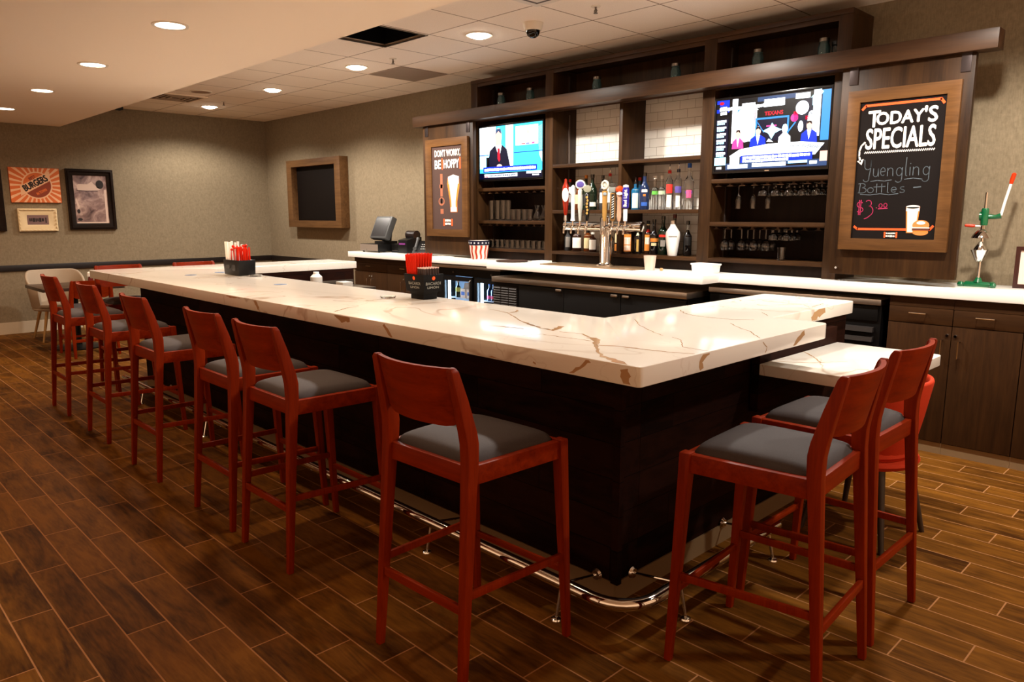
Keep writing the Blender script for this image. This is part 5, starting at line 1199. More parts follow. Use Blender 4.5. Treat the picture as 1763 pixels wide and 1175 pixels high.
def bottle(label, x, y, z, h, r, glass, cap, lab=None, shoulder=0.60, neck=0.36, style='std', pour=False, name='liquor_bottle', group='liquor bottles on the shelves', cat='bottle'):
    t = thing(name, label, cat, (x, y, z), 0, group)
    k = math.hypot(x, y)
    y = y
    sh, nk = h * shoulder, r * neck
    hb = h * (0.90 if not pour else 0.80)
    if style == 'round': prof = [(0.001, 0), (r * 0.92, 0), (r, h * 0.03), (r, sh * 0.75), (r * 0.94, sh), (r * 0.55, sh + h * 0.10), (nk, sh + h * 0.16), (nk, hb)]
    elif style == 'square': prof = [(0.001, 0), (r * 0.96, 0), (r, h * 0.015), (r, sh), (r * 0.7, sh + h * 0.05), (nk, sh + h * 0.08), (nk, hb)]
    elif style == 'vase': prof = [(0.001, 0), (r * 0.62, 0), (r * 0.66, h * 0.02), (r * 0.98, h * 0.50), (r, h * 0.60), (r * 0.92, h * 0.68), (r * 0.40, h * 0.84), (nk, h * 0.87), (nk, hb)]
    else: prof = [(0.001, 0), (r * 0.93, 0), (r, h * 0.02), (r, sh * 0.92), (r * 0.97, sh), (r * 0.80, sh + h * 0.045), (nk * 1.35, sh + h * 0.10), (nk, sh + h * 0.15), (nk, hb)]
    prof.append((0.001, hb))
    MB().lathe(prof, seg=20).build('body', glass, t, ang=45)
    MB().lathe([(0.001, hb + 0.0004), (nk * 1.18, hb + 0.0004), (nk * 1.18, h * (0.995 if not pour else 0.87)), (0.001, h * (1.0 if not pour else 0.875))], seg=14).build('cap', cap, t)
    if pour: MB().tube([(0, 0, h * 0.8755), (0, 0, h * 0.93), (nk * 0.6, -nk * 0.6, h * 1.0)], [nk * 0.55, nk * 0.35, nk * 0.25], 8).build('pourer', M_chrome, t)
    a0 = math.atan2(-y, -x)
    for (za, zb, m, half) in (lab or []):
        def rad(zq):
            for (r1, h1), (r2, h2) in zip(prof[:-1], prof[1:]):
                if h1 <= zq <= h2 and h2 > h1: return r1 + (r2 - r1) * (zq - h1) / (h2 - h1)
            return r
        zs = [h * (za + (zb - za) * q / 4) for q in range(5)]
        mb = MB(); rings = []
        for q in range(9):
            a = a0 + half * (-1 + 2 * q / 8)
            rings.append([((rad(zq) + 0.0008) * math.cos(a), (rad(zq) + 0.0008) * math.sin(a), zq) for zq in zs])
        v = [[mb.v(p) for p in rg] for rg in rings]
        for i in range(8):
            for j in range(4): mb.face([v[i][j], v[i + 1][j], v[i + 1][j + 1], v[i][j + 1]])
        mb.build('label', m, t)
    return t
zT, zB = 1.6105, 1.2155
H = 1.15
T = 'upper bottle shelf'
bottle('dark bottle behind the red tap handle at the end of the upper bottle shelf', -4.93, 5.60, zT, 0.30, 0.034, B_bk, L_rd, [(0.25, 0.5, L_gy, 0.9)])
bottle('bottle with gold cap behind the white figure tap handle', -4.845, 5.62, zT, 0.297, 0.036, B_am, L_gd, [(0.2, 0.5, L_cr, 1.0)])
bottle('dark green bottle with orange cap behind the purple oval tap handle', -4.725, 5.60, zT, 0.332, 0.037, B_dg, L_or, [(0.2, 0.45, L_bk, 0.9)])
bottle('broad dark green bottle with a white band label behind the black tap handle', -4.63, 5.58, zT, 0.335, 0.046, B_dg, B_bk, [(0.10, 0.22, L_wh, 0.8)], style='round')
bottle('short necked bottle with dark cap behind the ring topped tap handle', -4.535, 5.62, zT, 0.325, 0.036, B_sm, B_bk, [(0.2, 0.5, L_wh, 0.9)])
bottle('bottle with red neck and pourer on the upper shelf beside the divider', -4.435, 5.60, zT, 0.385, 0.035, B_cl, L_rd, [(0.18, 0.55, L_wh, 0.8)], pour=True)
bottle('square blue bottle with red stopper behind the blue tap handle', -4.125, 5.64, zT, 0.29, 0.034, B_bl, L_rd, [(0.1, 0.5, L_cr, 0.8)], style='square')
bottle('blue square bottle with tall white label and silver pourer', -4.09, 5.53, zT, 0.285, 0.037, B_bl, B_bk, [(0.05, 0.62, L_wh, 0.75)], style='square', pour=True)
bottle('rounded navy bottle with an orange dot and blue patch on it', -4.005, 5.55, zT, 0.325, 0.045, B_nv, B_bk, [(0.36, 0.42, L_or, 0.25), (0.10, 0.2, L_bu, 0.6), (0.47, 0.54, L_wh, 0.6)], style='round')
bottle('clear straight bottle with bright green label and white cap', -3.92, 5.59, zT, 0.295, 0.035, B_cl, L_wh, [(0.44, 0.55, L_gr, 0.9)], style='square', shoulder=0.58)
bottle('clear straight bottle with pale green label and white cap', -3.855, 5.60, zT, 0.297, 0.036, B_cl, L_wh, [(0.44, 0.55, L_pg, 0.9)], style='square', shoulder=0.58)
bottle('clear bottle with red neck, red label and pourer', -3.765, 5.58, zT, 0.385, 0.036, B_cl, L_rd, [(0.36, 0.56, L_rd, 0.8), (0.05, 0.32, L_wh, 0.6)], pour=True)
bottle('clear bottle with dark blue neck, purple label and pourer', -3.675, 5.58, zT, 0.392, 0.036, B_cl, B_nv, [(0.36, 0.50, L_pu, 0.8), (0.05, 0.30, L_wh, 0.5)], pour=True)
bottle('tall clear bottle with bright blue cap at the end of the upper shelf', -3.58, 5.60, zT, 0.388, 0.044, B_cl, L_bu, [(0.25, 0.42, L_pk, 0.5), (0.34, 0.40, L_pu, 0.7)], shoulder=0.6, neck=0.34)
G = 'lower bottle shelf'
bottle('dark slim bottle at the end of the lower shelf beside the post', -4.935, 5.58, zB, 0.225, 0.033, B_sm, B_bk, [(0.15, 0.6, L_gy, 0.7)])
bottle('brown bottle with large white label below the white figure tap', -4.765, 5.52, zB, 0.19, 0.045, B_br, L_bk, [(0.18, 0.86, L_wh, 1.1)], shoulder=0.8)
bottle('bottle with cream label below the purple oval tap', -4.675, 5.58, zB, 0.20, 0.042, B_am, L_bk, [(0.15, 0.78, L_cr, 1.1)], shoulder=0.75)
bottle('small brown bottle with white label beside the chrome tap column', -4.59, 5.55, zB, 0.185, 0.038, B_br, L_wh, [(0.12, 0.62, L_wh, 1.0)], shoulder=0.65)
bottle('clear bottle just beyond the chrome tap column on the lower shelf', -4.40, 5.58, zB, 0.22, 0.034, B_cl, B_bk, [(0.2, 0.5, L_gy, 0.8)])
bottle('bottle with cream label over an orange band near the tap column', -4.325, 5.60, zB, 0.222, 0.037, B_br, B_bk, [(0.42, 0.82, L_cr, 0.9), (0.08, 0.36, L_or, 1.0)], shoulder=0.84)
bottle('squat dark bottle with orange and white oval label by the divider', -4.130, 5.485, zB, 0.225, 0.038, B_br, L_bk, [(0.1, 0.78, L_or, 1.0), (0.38, 0.66, L_wh, 0.8), (0.14, 0.34, L_wh, 0.8)], shoulder=0.8)
bottle('black bottle with vertical gold lettering band on the lower shelf', -4.050, 5.53, zB, 0.225, 0.034, B_bk, L_gd, [(0.10, 0.58, L_gd, 0.28), (0.74, 0.84, L_cr, 0.5)], shoulder=0.7)
bottle('dark bottle with red and white neck label over an orange label', -3.972, 5.578, zB, 0.298, 0.037, B_br, L_bk, [(0.1, 0.58, L_or, 0.9), (0.3, 0.5, L_wh, 0.7), (0.66, 0.74, L_rd, 0.8), (0.86, 0.90, L_cr, 1.5)], shoulder=0.6)
bottle('black bottle with a small orange band label on the lower shelf', -3.895, 5.56, zB, 0.312, 0.040, B_bk, B_bk, [(0.36, 0.46, L_or, 0.9), (0.25, 0.33, L_cr, 0.6)], shoulder=0.55)
bottle('dark green bottle with a red band label beside the white bottle', -3.80, 5.56, zB, 0.34, 0.043, B_dg, B_bk, [(0.46, 0.52, L_rd, 0.9), (0.22, 0.38, L_gy, 0.5)], shoulder=0.6)
bottle('tall green bottle with dark red neck behind the white bottle', -3.755, 5.67, zB, 0.355, 0.040, B_dg, mat('bottle_red_wax', rgb(96, 20, 10), 0.3), [(0.15, 0.45, L_gr, 0.3)], shoulder=0.55)
bottle('wide white vase shaped bottle on the lower shelf', -3.665, 5.51, zB, 0.302, 0.063, B_wh, M_steel, [(0.53, 0.565, L_gy, 0.6)], style='vase')
bottle('dark bottle with silver neck beside the white bottle', -3.560, 5.58, zB, 0.30, 0.036, B_bk, B_bk, [(0.74, 0.88, L_gy, 1.0), (0.3, 0.6, L_bk, 0.8)], shoulder=0.56)
bottle('small dark bottle with pale label at the end of the lower shelf', -3.455, 5.62, zB, 0.165, 0.030, B_sm, L_bk, [(0.3, 0.8, L_cr, 0.9)], shoulder=0.8)
# inside the lit cooler
GB = 'bottles inside the glass door cooler'
bottle('bottle with yellow green label in the lit cooler', -6.415, 5.40, 0.6485, 0.185, 0.030, B_dg, L_wh, [(0.35, 0.6, mat('label_lime', rgb(206, 220, 120), 0.6), 1.2)], name='beer_bottle', group=GB)
for k in range(4):
    bottle('dark beer bottle with pink label in the lit cooler, %s from its lamp' % ['first', 'second', 'third', 'fourth'][k], -5.89 + 0.066 * k, 5.40, 0.6485, 0.19, 0.029, B_nv, L_bu, [(0.12, 0.30, L_pk, 1.2)], name='beer_bottle', group=GB)
for k, (x, lb) in enumerate(((-6.31, 'white beer carton in the lit cooler beside the green label bottle'), (-6.205, 'white beer carton in the lit cooler beside the door post'))):
    t = thing('beer_carton', lb, 'carton', (x, 5.44, 0.6485), 0, 'cartons in the cooler')
    MB().box(-0.045, 0.045, -0.06, 0.06, 0, 0.10).build('body', L_wh, t, bevel=0.003)
    MB().loft([[(-0.045, -0.012, 0.1005), (0.045, -0.012, 0.1005), (0.045, 0.012, 0.1005), (-0.045, 0.012, 0.1005)], [(-0.03, -0.004, 0.165), (0.03, -0.004, 0.165), (0.03, 0.004, 0.165), (-0.03, 0.004, 0.165)]]).build('handle', L_wh, t)
    c = Canvas(-0.0603); c.rect(-0.03, 0.03, 0.03, 0.07, L_bu); c.build('print', t)

# ---------------------------------------------------------------- beer tap tower
TX, TY = -4.22, 5.285
t = thing('beer_tap_tower', 'chrome beer tap tower with eight coloured handles on the back counter', 'beer tap', (TX, TY, CT))
MB().lathe([(0.001, 0), (0.085, 0), (0.085, 0.012), (0.062, 0.02), (0.056, 0.03), (0.056, 0.42), (0.052, 0.432), (0.03, 0.442), (0.001, 0.445)], seg=32).build('column', M_chrome, t)
MB().tube([(-0.47, 0, 0.352), (0.385, 0, 0.352)], 0.040, 20).build('manifold', M_chrome, t)
for x in (-0.47, 0.385): MB().lathe([(0.043, -0.012), (0.043, 0.012), (0.02, 0.02), (0.001, 0.02)] if x > 0 else [(0.001, -0.02), (0.02, -0.02), (0.043, -0.012), (0.043, 0.012)], (x, 0, 0.352), 20, axis='x').build('end_cap', M_chrome, t)
taps_x = [-4.63, -4.54, -4.455, -4.372, -4.172, -4.082, -4.012, -3.945]
def tap_z(v): return v - CT
def handle(k, profs, m, label=None):
    """profs: lathe profile (r, z above the faucet stem)"""
    x = taps_x[k] - TX; y = -0.085
    f = MB(); f.tube([(x, -0.036, 0.352), (x, -0.075, 0.352), (x, -0.095, 0.345), (x, -0.108, 0.318), (x, -0.110, 0.285)], [0.014, 0.014, 0.013, 0.011, 0.009], 12)
    f.tube([(x, y, 0.35), (x, y, 0.398)], [0.011, 0.008], 12); f.build('faucet', M_chrome, t)
    h = MB().lathe([(r, 0.3985 + z) for r, z in profs], (x, y, 0), 18).build('tap_handle', m, t, ang=50)
    if label: h['label'] = label
    return h, x, y
TA = R(36)
def turn(x, y, u, d, z): return (x + u * math.cos(TA) - d * math.sin(TA), y + u * math.sin(TA) + d * math.cos(TA), z)
def turned(c, x, y):
    c.vs = [turn(x, y, q[0] - x, q[1] - y, q[2]) for q in c.vs]; return c
def plate(h, x, y, z, ru, rv, m, name='badge', dy=-0.02, th=0.012):
    # flat oval badge turned to the room
    MB().loft([[turn(x, y, ru * math.cos(2 * math.pi * q / 24), d, z + rv * math.sin(2 * math.pi * q / 24)) for q in range(24)] for d in (dy, dy + th)]).build(name, m, h, bevel=0.001)
K = lambda *c: mat('tap_' + c[0], rgb(*c[1:]), 0.25, coat=0.3)
h, x, y = handle(0, [(0.001, 0), (0.012, 0), (0.015, 0.03), (0.010, 0.05), (0.018, 0.07), (0.026, 0.15), (0.034, 0.24), (0.03, 0.31), (0.012, 0.355), (0.014, 0.372), (0.001, 0.385)], K('red', 140, 30, 8), 'red handle with white oval badge')
plate(h, x, y, 0.3985 + 0.235, 0.030, 0.062, L_wh, dy=-0.042)
MB().lathe([(0.016, 0), (0.017, 0.02), (0.012, 0.05)], (x, y, 0.4), 16).build('collar', M_steel, h)
h, x, y = handle(1, [(0.001, 0), (0.022, 0), (0.017, 0.03), (0.017, 0.13), (0.021, 0.18), (0.016, 0.23), (0.028, 0.26), (0.03, 0.285), (0.018, 0.31), (0.001, 0.325)], K('white', 236, 236, 236), 'white sculpted figure handle')
MB().tube([(x, y, 0.63), (x - 0.03, y - 0.01, 0.66), (x - 0.022, y - 0.02, 0.70)], 0.012, 10).build('wing', K('white', 236, 236, 236), h)
h, x, y = handle(2, [(0.001, 0), (0.010, 0), (0.018, 0.10), (0.022, 0.12), (0.022, 0.27), (0.014, 0.285), (0.001, 0.29)], K('silver', 190, 192, 182), 'silver handle with purple oval top')
plate(h, x, y, 0.3985 + 0.325, 0.044, 0.040, L_wh, dy=-0.016); plate(h, x, y, 0.3985 + 0.325, 0.034, 0.027, L_pu, 'badge_print', dy=-0.02, th=0.003)
MB().lathe([(0.010, 0.001), (0.018, 0.10), (0.012, 0.10), (0.006, 0.001)], (x, y, 0.4), 16).build('tip', K('white', 236, 236, 236), h)
h, x, y = handle(3, [(0.001, 0), (0.013, 0), (0.017, 0.03), (0.022, 0.06), (0.022, 0.235), (0.012, 0.25), (0.001, 0.252)], K('black', 14, 12, 12), 'black handle with gold lettering and grey oval top')
plate(h, x, y, 0.3985 + 0.285, 0.036, 0.032, K('grey_oval', 150, 150, 132), dy=-0.010)
c = Canvas(y - 0.0225)
for q in range(6): c.disc(x + 0.004 * math.sin(q * 2), 0.3985 + 0.07 + q * 0.028, 0.010, 0.012, L_gd, 10)
turned(c, x, y).build('lettering', h)
h, x, y = handle(4, [(0.001, 0), (0.012, 0), (0.020, 0.05), (0.022, 0.20), (0.026, 0.26), (0.001, 0.265)], K('gold_wood', 176, 134, 70), 'wood handle with a pale ring on top')
MB().loft([[(x + (0.032 + 0.011 * math.cos(b)) * math.cos(a), y + 0.012 * math.sin(b), 0.3985 + 0.312 + (0.032 + 0.011 * math.cos(b)) * math.sin(a)) for b in [2 * math.pi * j / 10 for j in range(10)]] for a in [2 * math.pi * i / 22 for i in range(22)]], closed=True).build('ring', K('pale_metal', 206, 202, 188), h)
plate(h, x, y, 0.3985 + 0.312, 0.014, 0.016, K('pale_metal', 206, 202, 188), 'badge', dy=-0.008); plate(h, x, y, 0.3985 + 0.235, 0.016, 0.014, K('grey_blue', 150, 166, 176), 'badge', dy=-0.03)
h, x, y = handle(5, [(0.001, 0), (0.014, 0), (0.024, 0.02), (0.026, 0.24), (0.001, 0.245)], K('tan_wood', 150, 112, 64), 'tan handle with black twisted lettering and grey head')
MB().box(x - 0.036, x + 0.036, y - 0.024, y + 0.024, 0.3985 + 0.2455, 0.3985 + 0.292).build('head', K('grey_head', 130, 134, 128), h, bevel=0.008)
MB().box(x - 0.022, x + 0.026, y - 0.02, y + 0.02, 0.3985 + 0.2925, 0.3985 + 0.325).build('head', K('dark_head', 70, 66, 60), h, bevel=0.006)
c = Canvas(y - 0.0265)
c.rect(x - 0.013, x + 0.013, 0.42, 0.63, L_bk); c.lay()
for q in range(9): c.line([(x - 0.008, 0.432 + q * 0.021), (x + 0.008, 0.444 + q * 0.021)], 0.006, L_wh)
turned(c, x, y).build('lettering', h)
h, x, y = handle(6, [(0.001, 0), (0.012, 0), (0.020, 0.04), (0.019, 0.20), (0.028, 0.232), (0.001, 0.236)], K('blush', 206, 160, 132), 'beige handle with orange basketball like top')
MB().lathe([(0.001, -0.034), (0.02, -0.028), (0.034, -0.008), (0.034, 0.010), (0.02, 0.029), (0.001, 0.034)], (x, y, 0.3985 + 0.268), 20).build('ball', K('orange', 214, 66, 20), h)
plate(h, x, y, 0.3985 + 0.235, 0.026, 0.014, L_wh, dy=-0.034)
h, x, y = handle(7, [(0.001, 0), (0.010, 0), (0.016, 0.03), (0.017, 0.105), (0.030, 0.115), (0.030, 0.27), (0.024, 0.285), (0.022, 0.30), (0.001, 0.302)], K('royal_blue', 34, 22, 128), 'royal blue handle with white lettering')
MB().lathe([(0.016, 0.0), (0.0175, 0.03), (0.018, 0.104), (0.014, 0.104)], (x, y, 0.3995), 18).build('stem', K('white', 236, 236, 236), h)
MB().lathe([(0.024, 0.286), (0.0235, 0.303), (0.001, 0.310)], (x, y, 0.399), 18).build('cap', K('white', 236, 236, 236), h)
c = Canvas(y - 0.0308); c.text('Bud Light', -0.07, 0.07, -0.017, 0.017, M_cream, bold=0.0015)
c.vs = [(x - q[2], q[1], 0.3985 + 0.195 + q[0]) for q in c.vs]; turned(c, x, y).build('lettering', h)
o = MB((-4.3, 5.27, CT)).box(-4.86, -3.78, 5.10, 5.42, CT + 0.0003, CT + 0.0105).build('drip_tray', mat('tray_steel', rgb(150, 124, 96), 0.35, 0.7), bevel=0.003)
tag(o, 'flat steel drip tray on the back counter under the tap tower', 'tray')
t.location.z = CT + 0.011

# ---------------------------------------------------------------- things on the back counter
t = thing('cash_register', 'dark grey touch screen till standing on its cash drawer', 'till', (-8.02, 5.47, CT))
MB().box(-0.21, 0.19, -0.17, 0.20, 0.012, 0.105).build('cash_drawer', M_blackpl, t, bevel=0.004)
MB().box(-0.205, 0.185, -0.178, -0.1705, 0.018, 0.10).build('drawer_front', M_beige, t, bevel=0.002)
MB().tube([(-0.05, -0.1785, 0.035), (-0.05, -0.184, 0.035)], 0.008, 12).build('lock', M_chrome, t)
for sx in (-0.18, 0.16):
    for sy in (-0.14, 0.17): MB().cyl((sx, sy, 0.0), 0.012, 0.0125, 10).build('foot', M_rubber, t)
MB().box(-0.02, 0.17, -0.08, 0.14, 0.1055, 0.14).build('stand_base', M_blackpl, t, bevel=0.006)
MB().loft([[(0.02, 0.0, 0.1405), (0.14, 0.0, 0.1405), (0.14, 0.07, 0.1405), (0.02, 0.07, 0.1405)], [(0.02, 0.03, 0.27), (0.14, 0.03, 0.27), (0.14, 0.09, 0.27), (0.02, 0.09, 0.27)]]).build('neck', M_blackpl, t, bevel=0.004)
def tilted(mb_pts): return mb_pts
ang = R(24)
def tilt(x, d, v): return (x, -0.10 + v * math.sin(ang) + d * math.cos(ang), 0.175 + v * math.cos(ang) - d * math.sin(ang))
def tbox(x0, x1, d0, d1, v0, v1, name, m, par, bev=0.0):
    return MB().loft([[tilt(x0, d, v0), tilt(x1, d, v0), tilt(x1, d, v1), tilt(x0, d, v1)] for d in (d0, d1)]).build(name, m, par, bevel=bev)
mon = tbox(-0.11, 0.24, 0.0, 0.085, 0.0, 0.305, 'monitor', M_greypl, t, 0.022)
tbox(-0.085, 0.215, -0.0012, 0.003, 0.03, 0.275, 'screen', mat('till_screen', rgb(40, 38, 38), 0.2), mon)
t = thing('receipt_printer', 'black receipt printer between the till and the telephone', 'printer', (-7.50, 5.56, CT))
MB().loft([[(-0.09, y, 0.0), (0.09, y, 0.0), (0.09, y, 0.16 + 0.02 * k), (-0.09, y, 0.16 + 0.02 * k)] for k, y in ((0, -0.13), (1, -0.05), (2, 0.10))]).build('body', M_blackpl, t, bevel=0.008)
MB().tube([(-0.085, 0.03, 0.22), (0.085, 0.03, 0.22)], 0.055, 18).build('cover', mat('printer_brown_black', rgb(30, 22, 20), 0.3), t)
MB().box(-0.06, 0.06, -0.138, -0.1305, 0.105, 0.125).build('paper_slot', mat('purple_tab', rgb(110, 40, 110), 0.5), t)
t = thing('black_terminal', 'low black terminal box behind the till cash drawer', 'terminal', (-7.69, 5.60, CT))
MB().box(-0.085, 0.085, -0.14, 0.15, 0.0, 0.11).build('body', M_blackpl, t, bevel=0.006)
MB().box(-0.06, 0.06, -0.146, -0.1405, 0.02, 0.03).build('slot', M_steeldk, t)
t = thing('telephone', 'black desk telephone with pale keys beside the receipt printer', 'telephone', (-7.17, 5.47, CT), R(35))
MB().loft([[(-0.09, -0.10, 0.0), (0.09, -0.10, 0.0), (0.09, -0.08, 0.03), (-0.09, -0.08, 0.03)], [(-0.09, 0.09, 0.0), (0.09, 0.09, 0.0), (0.09, 0.075, 0.16), (-0.09, 0.075, 0.16)]]).build('body', M_blackpl, t, bevel=0.006)
for k in range(3): 
    for j in range(3):
        yy = -0.045 + 0.030 * k; MB().box(0.0 + 0.026 * j, 0.018 + 0.026 * j, yy, yy + 0.016, 0.062 + 0.0246 * k, 0.068 + 0.0246 * k).build('key', M_white_pl, t, bevel=0.001)
MB().tube([(-0.062, -0.075, 0.068), (-0.062, -0.03, 0.075), (-0.062, 0.045, 0.152), (-0.062, 0.075, 0.185)], [0.022, 0.016, 0.016, 0.023], 12).build('handset', M_greypl, t)
t = thing('supply_cup', 'small cup with green and orange tags behind the telephone', 'cup', (-7.30, 5.68, CT))
MB().lathe([(0.001, 0), (0.035, 0), (0.045, 0.13), (0.042, 0.13), (0.032, 0.005), (0.001, 0.005)], seg=18).build('body', M_greypl, t)
MB().box(-0.05, -0.005, -0.004, 0.004, 0.01, 0.20).build('green_tag', mat('tag_green', rgb(20, 140, 30), 0.6), t)
MB().box(0.0, 0.05, -0.006, 0.006, 0.02, 0.25).build('orange_tag', mat('tag_orange', rgb(220, 110, 30), 0.6), t)

t = thing('flag_bucket', 'bucket with red white stripes and a star spangled blue rim', 'bucket', (-5.955, 5.31, CT))
def brad(z): return 0.086 + (0.112 - 0.086) * z / 0.195
MB().lathe([(0.001, 0), (0.086, 0), (brad(0.195), 0.195), (brad(0.195) - 0.005, 0.195), (0.081, 0.008), (0.001, 0.008)], seg=40).build('body', mat('bucket_white', rgb(240, 232, 220), 0.4), t)
mb = MB()
for k in range(12):
    a0 = 2 * math.pi * k / 12; v = []
    for i in range(9):
        z = 0.002 + i * 0.018; wv = 0.05 * math.sin(z * 60)
        v.append([mb.v(((brad(z) + 0.0008) * math.cos(a0 + wv + da), (brad(z) + 0.0008) * math.sin(a0 + wv + da), z)) for da in (-0.11, -0.04, 0.04, 0.11)])
    for i in range(8):
        for j in range(3): mb.face([v[i][j], v[i][j + 1], v[i + 1][j + 1], v[i + 1][j]])
mb.build('stripe_pattern', mat('bucket_red', rgb(190, 54, 20), 0.45), t)
MB().lathe([(brad(0.148) + 0.0012, 0.148), (brad(0.197) + 0.0018, 0.197), (brad(0.197) - 0.004, 0.1975), (brad(0.15) - 0.003, 0.150)], seg=40).build('band', mat('bucket_navy', rgb(22, 22, 48), 0.4), t)
mb = MB()
for k in range(16):
    a = 2 * math.pi * k / 16; z = 0.172; r = brad(z) + 0.0028; pts = []
    for q in range(10):
        rr = 0.013 if q % 2 == 0 else 0.0055; b = math.pi / 2 + q * math.pi / 5
        pts.append(((r) * math.cos(a) - rr * math.cos(b) * math.sin(a), r * math.sin(a) + rr * math.cos(b) * math.cos(a), z + rr * math.sin(b)))
    mb.poly(pts)
mb.build('star_pattern', mat('star_white', rgb(240, 238, 236), 0.5), t)

tag(MB((-5.02, 5.30, CT)).box(-5.09, -4.95, 5.23, 5.37, CT + 0.0003, CT + 0.022).build('napkin_stack', M_paper, bevel=0.003), 'small white stack of napkins between the flag bucket and the taps', 'napkins')
tag(MB((-7.62, 5.33, CT)).prism([(-7.70, 5.26), (-7.55, 5.28), (-7.54, 5.38), (-7.68, 5.39)], CT + 0.0003, CT + 0.004).build('receipt', M_paper), 'crumpled white receipt lying in front of the till', 'paper')
tag(MB((-6.55, 5.32, CT)).prism([(-6.68, 5.27), (-6.44, 5.28), (-6.43, 5.37), (-6.64, 5.36)], CT + 0.0003, CT + 0.006).build('order_pad', M_paper), 'flat white order pad in front of the beer poster', 'paper')
o = MB((-5.36, 5.22, CT)).lathe([(0.001, 0.0004), (0.15, 0.0004), (0.165, 0.012), (0.16, 0.014), (0.145, 0.005), (0.001, 0.005)], (-5.36, 5.22, CT), 36).build('serving_tray', mat('tray_brown', rgb(60, 40, 30), 0.5))
tag(o, 'round dark serving tray lying beside the flag bucket', 'tray')
o = MB().lathe([(0.001, 0), (0.040, 0), (0.053, 0.125), (0.050, 0.125), (0.038, 0.004), (0.001, 0.004)], seg=24).build('plastic_cup', mat('cloudy_cup', rgb(226, 200, 184), 0.4, trans=0.2), None, loc=(-3.69, 5.22, CT))
tag(o, 'cloudy plastic cup on the back counter beside the drip tray', 'cup')
o = MB().lathe([(0.001, 0), (0.012, 0), (0.013, 0.022), (0.001, 0.025)], seg=14).build('cork', mat('cork_tan', rgb(196, 150, 104), 0.8), None, loc=(-3.60, 5.26, CT))
tag(o, 'little tan cork standing beside the cloudy plastic cup', 'cork')
t = thing('napkin_holder', 'white plastic napkin box on the back counter by the cabinet step', 'napkin box', (-3.23, 5.345, CT), R(-6))
MB().loft([[(-0.105 * s, -0.055 * s, z), (0.105 * s, -0.055 * s, z), (0.105 * s, 0.055 * s, z), (-0.105 * s, 0.055 * s, z)] for s, z in ((0.92, 0.0003), (0.98, 0.06), (1.05, 0.062), (1.06, 0.074), (0.98, 0.076), (0.94, 0.05))]).build('body', M_white_pl, t, bevel=0.002)
MB().box(-0.085, 0.085, -0.042, 0.042, 0.0505, 0.072).build('napkins', M_paper, t, bevel=0.002)

# lever juicer
t = thing('lever_juicer', 'green and chrome lever citrus juicer with orange grips', 'juicer', (-1.345, 5.56, CT))
MB().loft([[(x * 0.9, y * 0.9, 0.0) for x, y in bp] if k == 0 else ([(x, y, 0.012) for x, y in bp] if k == 1 else [(x * 0.7, y * 0.7, 0.032) for x, y in bp]) for bp in [round_poly([(-0.10, -0.03), (0.10, -0.03), (0.08, 0.05), (-0.08, 0.05)], 0.018, 5)] for k in range(3)]).build('base', M_green, t, ang=60)
for x, y in ((-0.092, -0.03), (0.092, -0.03), (-0.07, 0.045), (0.07, 0.045)): MB().lathe([(0.001, 0), (0.016, 0), (0.021, 0.014), (0.015, 0.03), (0.001, 0.034)], (x, y, 0), 14).build('foot', M_green, t)
MB().lathe([(0.030, 0.030), (0.022, 0.045), (0.014, 0.06), (0.001, 0.06)], (0, 0, 0), 18).build('socket', M_green, t)
MB().tube([(0, 0.0, 0.05), (0, 0.0, 0.605)], 0.0085, 14).build('rod', M_chrome, t)
MB().lathe([(0.016, 0.165), (0.026, 0.175), (0.034, 0.195), (0.052, 0.235), (0.055, 0.240), (0.05, 0.240), (0.03, 0.200), (0.012, 0.19)], (-0.004, -0.012, 0), 26).build('cup', M_chrome, t)
MB().lathe([(0.040, 0.236), (0.036, 0.25), (0.020, 0.275), (0.010, 0.292)], (-0.004, -0.012, 0), 22).build('reamer', M_chrome, t)
MB().lathe([(0.062, 0.315), (0.058, 0.325), (0.04, 0.352), (0.016, 0.372), (0.012, 0.395), (0.001, 0.395)], (-0.002, -0.01, 0), 26).build('press_dome', M_chrome, t)
MB().lathe([(0.001, 0.396), (0.020, 0.396), (0.022, 0.41), (0.022, 0.495), (0.018, 0.505), (0.001, 0.505)], seg=20).build('head', M_green, t)
MB().tube([(-0.03, 0.01, 0.455), (0.005, 0.012, 0.455)], [0.03, 0.026], 16).build('gear_hub', M_green, t)
MB().tube([(0.01, 0.012, 0.452), (0.055, 0.02, 0.450), (0.085, 0.024, 0.458)], [0.017, 0.014, 0.018], 12).build('arm', M_green, t)
MB().tube([(0.083, 0.024, 0.46), (0.098, 0.026, 0.55), (0.118, 0.03, 0.655)], 0.0085, 12).build('lever', M_white_pl, t)
MB().tube([(0.1182, 0.03, 0.656), (0.122, 0.031, 0.68), (0.130, 0.033, 0.718), (0.131, 0.033, 0.724)], [0.010, 0.013, 0.013, 0.006], 12).build('grip', M_redknob, t)
MB().tube([(-0.018, -0.004, 0.390), (-0.045, -0.008, 0.392)], 0.006, 10).build('side_rod', M_white_pl, t)
MB().tube([(-0.0455, -0.008, 0.392), (-0.06, -0.01, 0.393), (-0.100, -0.016, 0.395), (-0.104, -0.016, 0.395)], [0.008, 0.011, 0.010, 0.005], 12).build('side_grip', M_redknob, t)

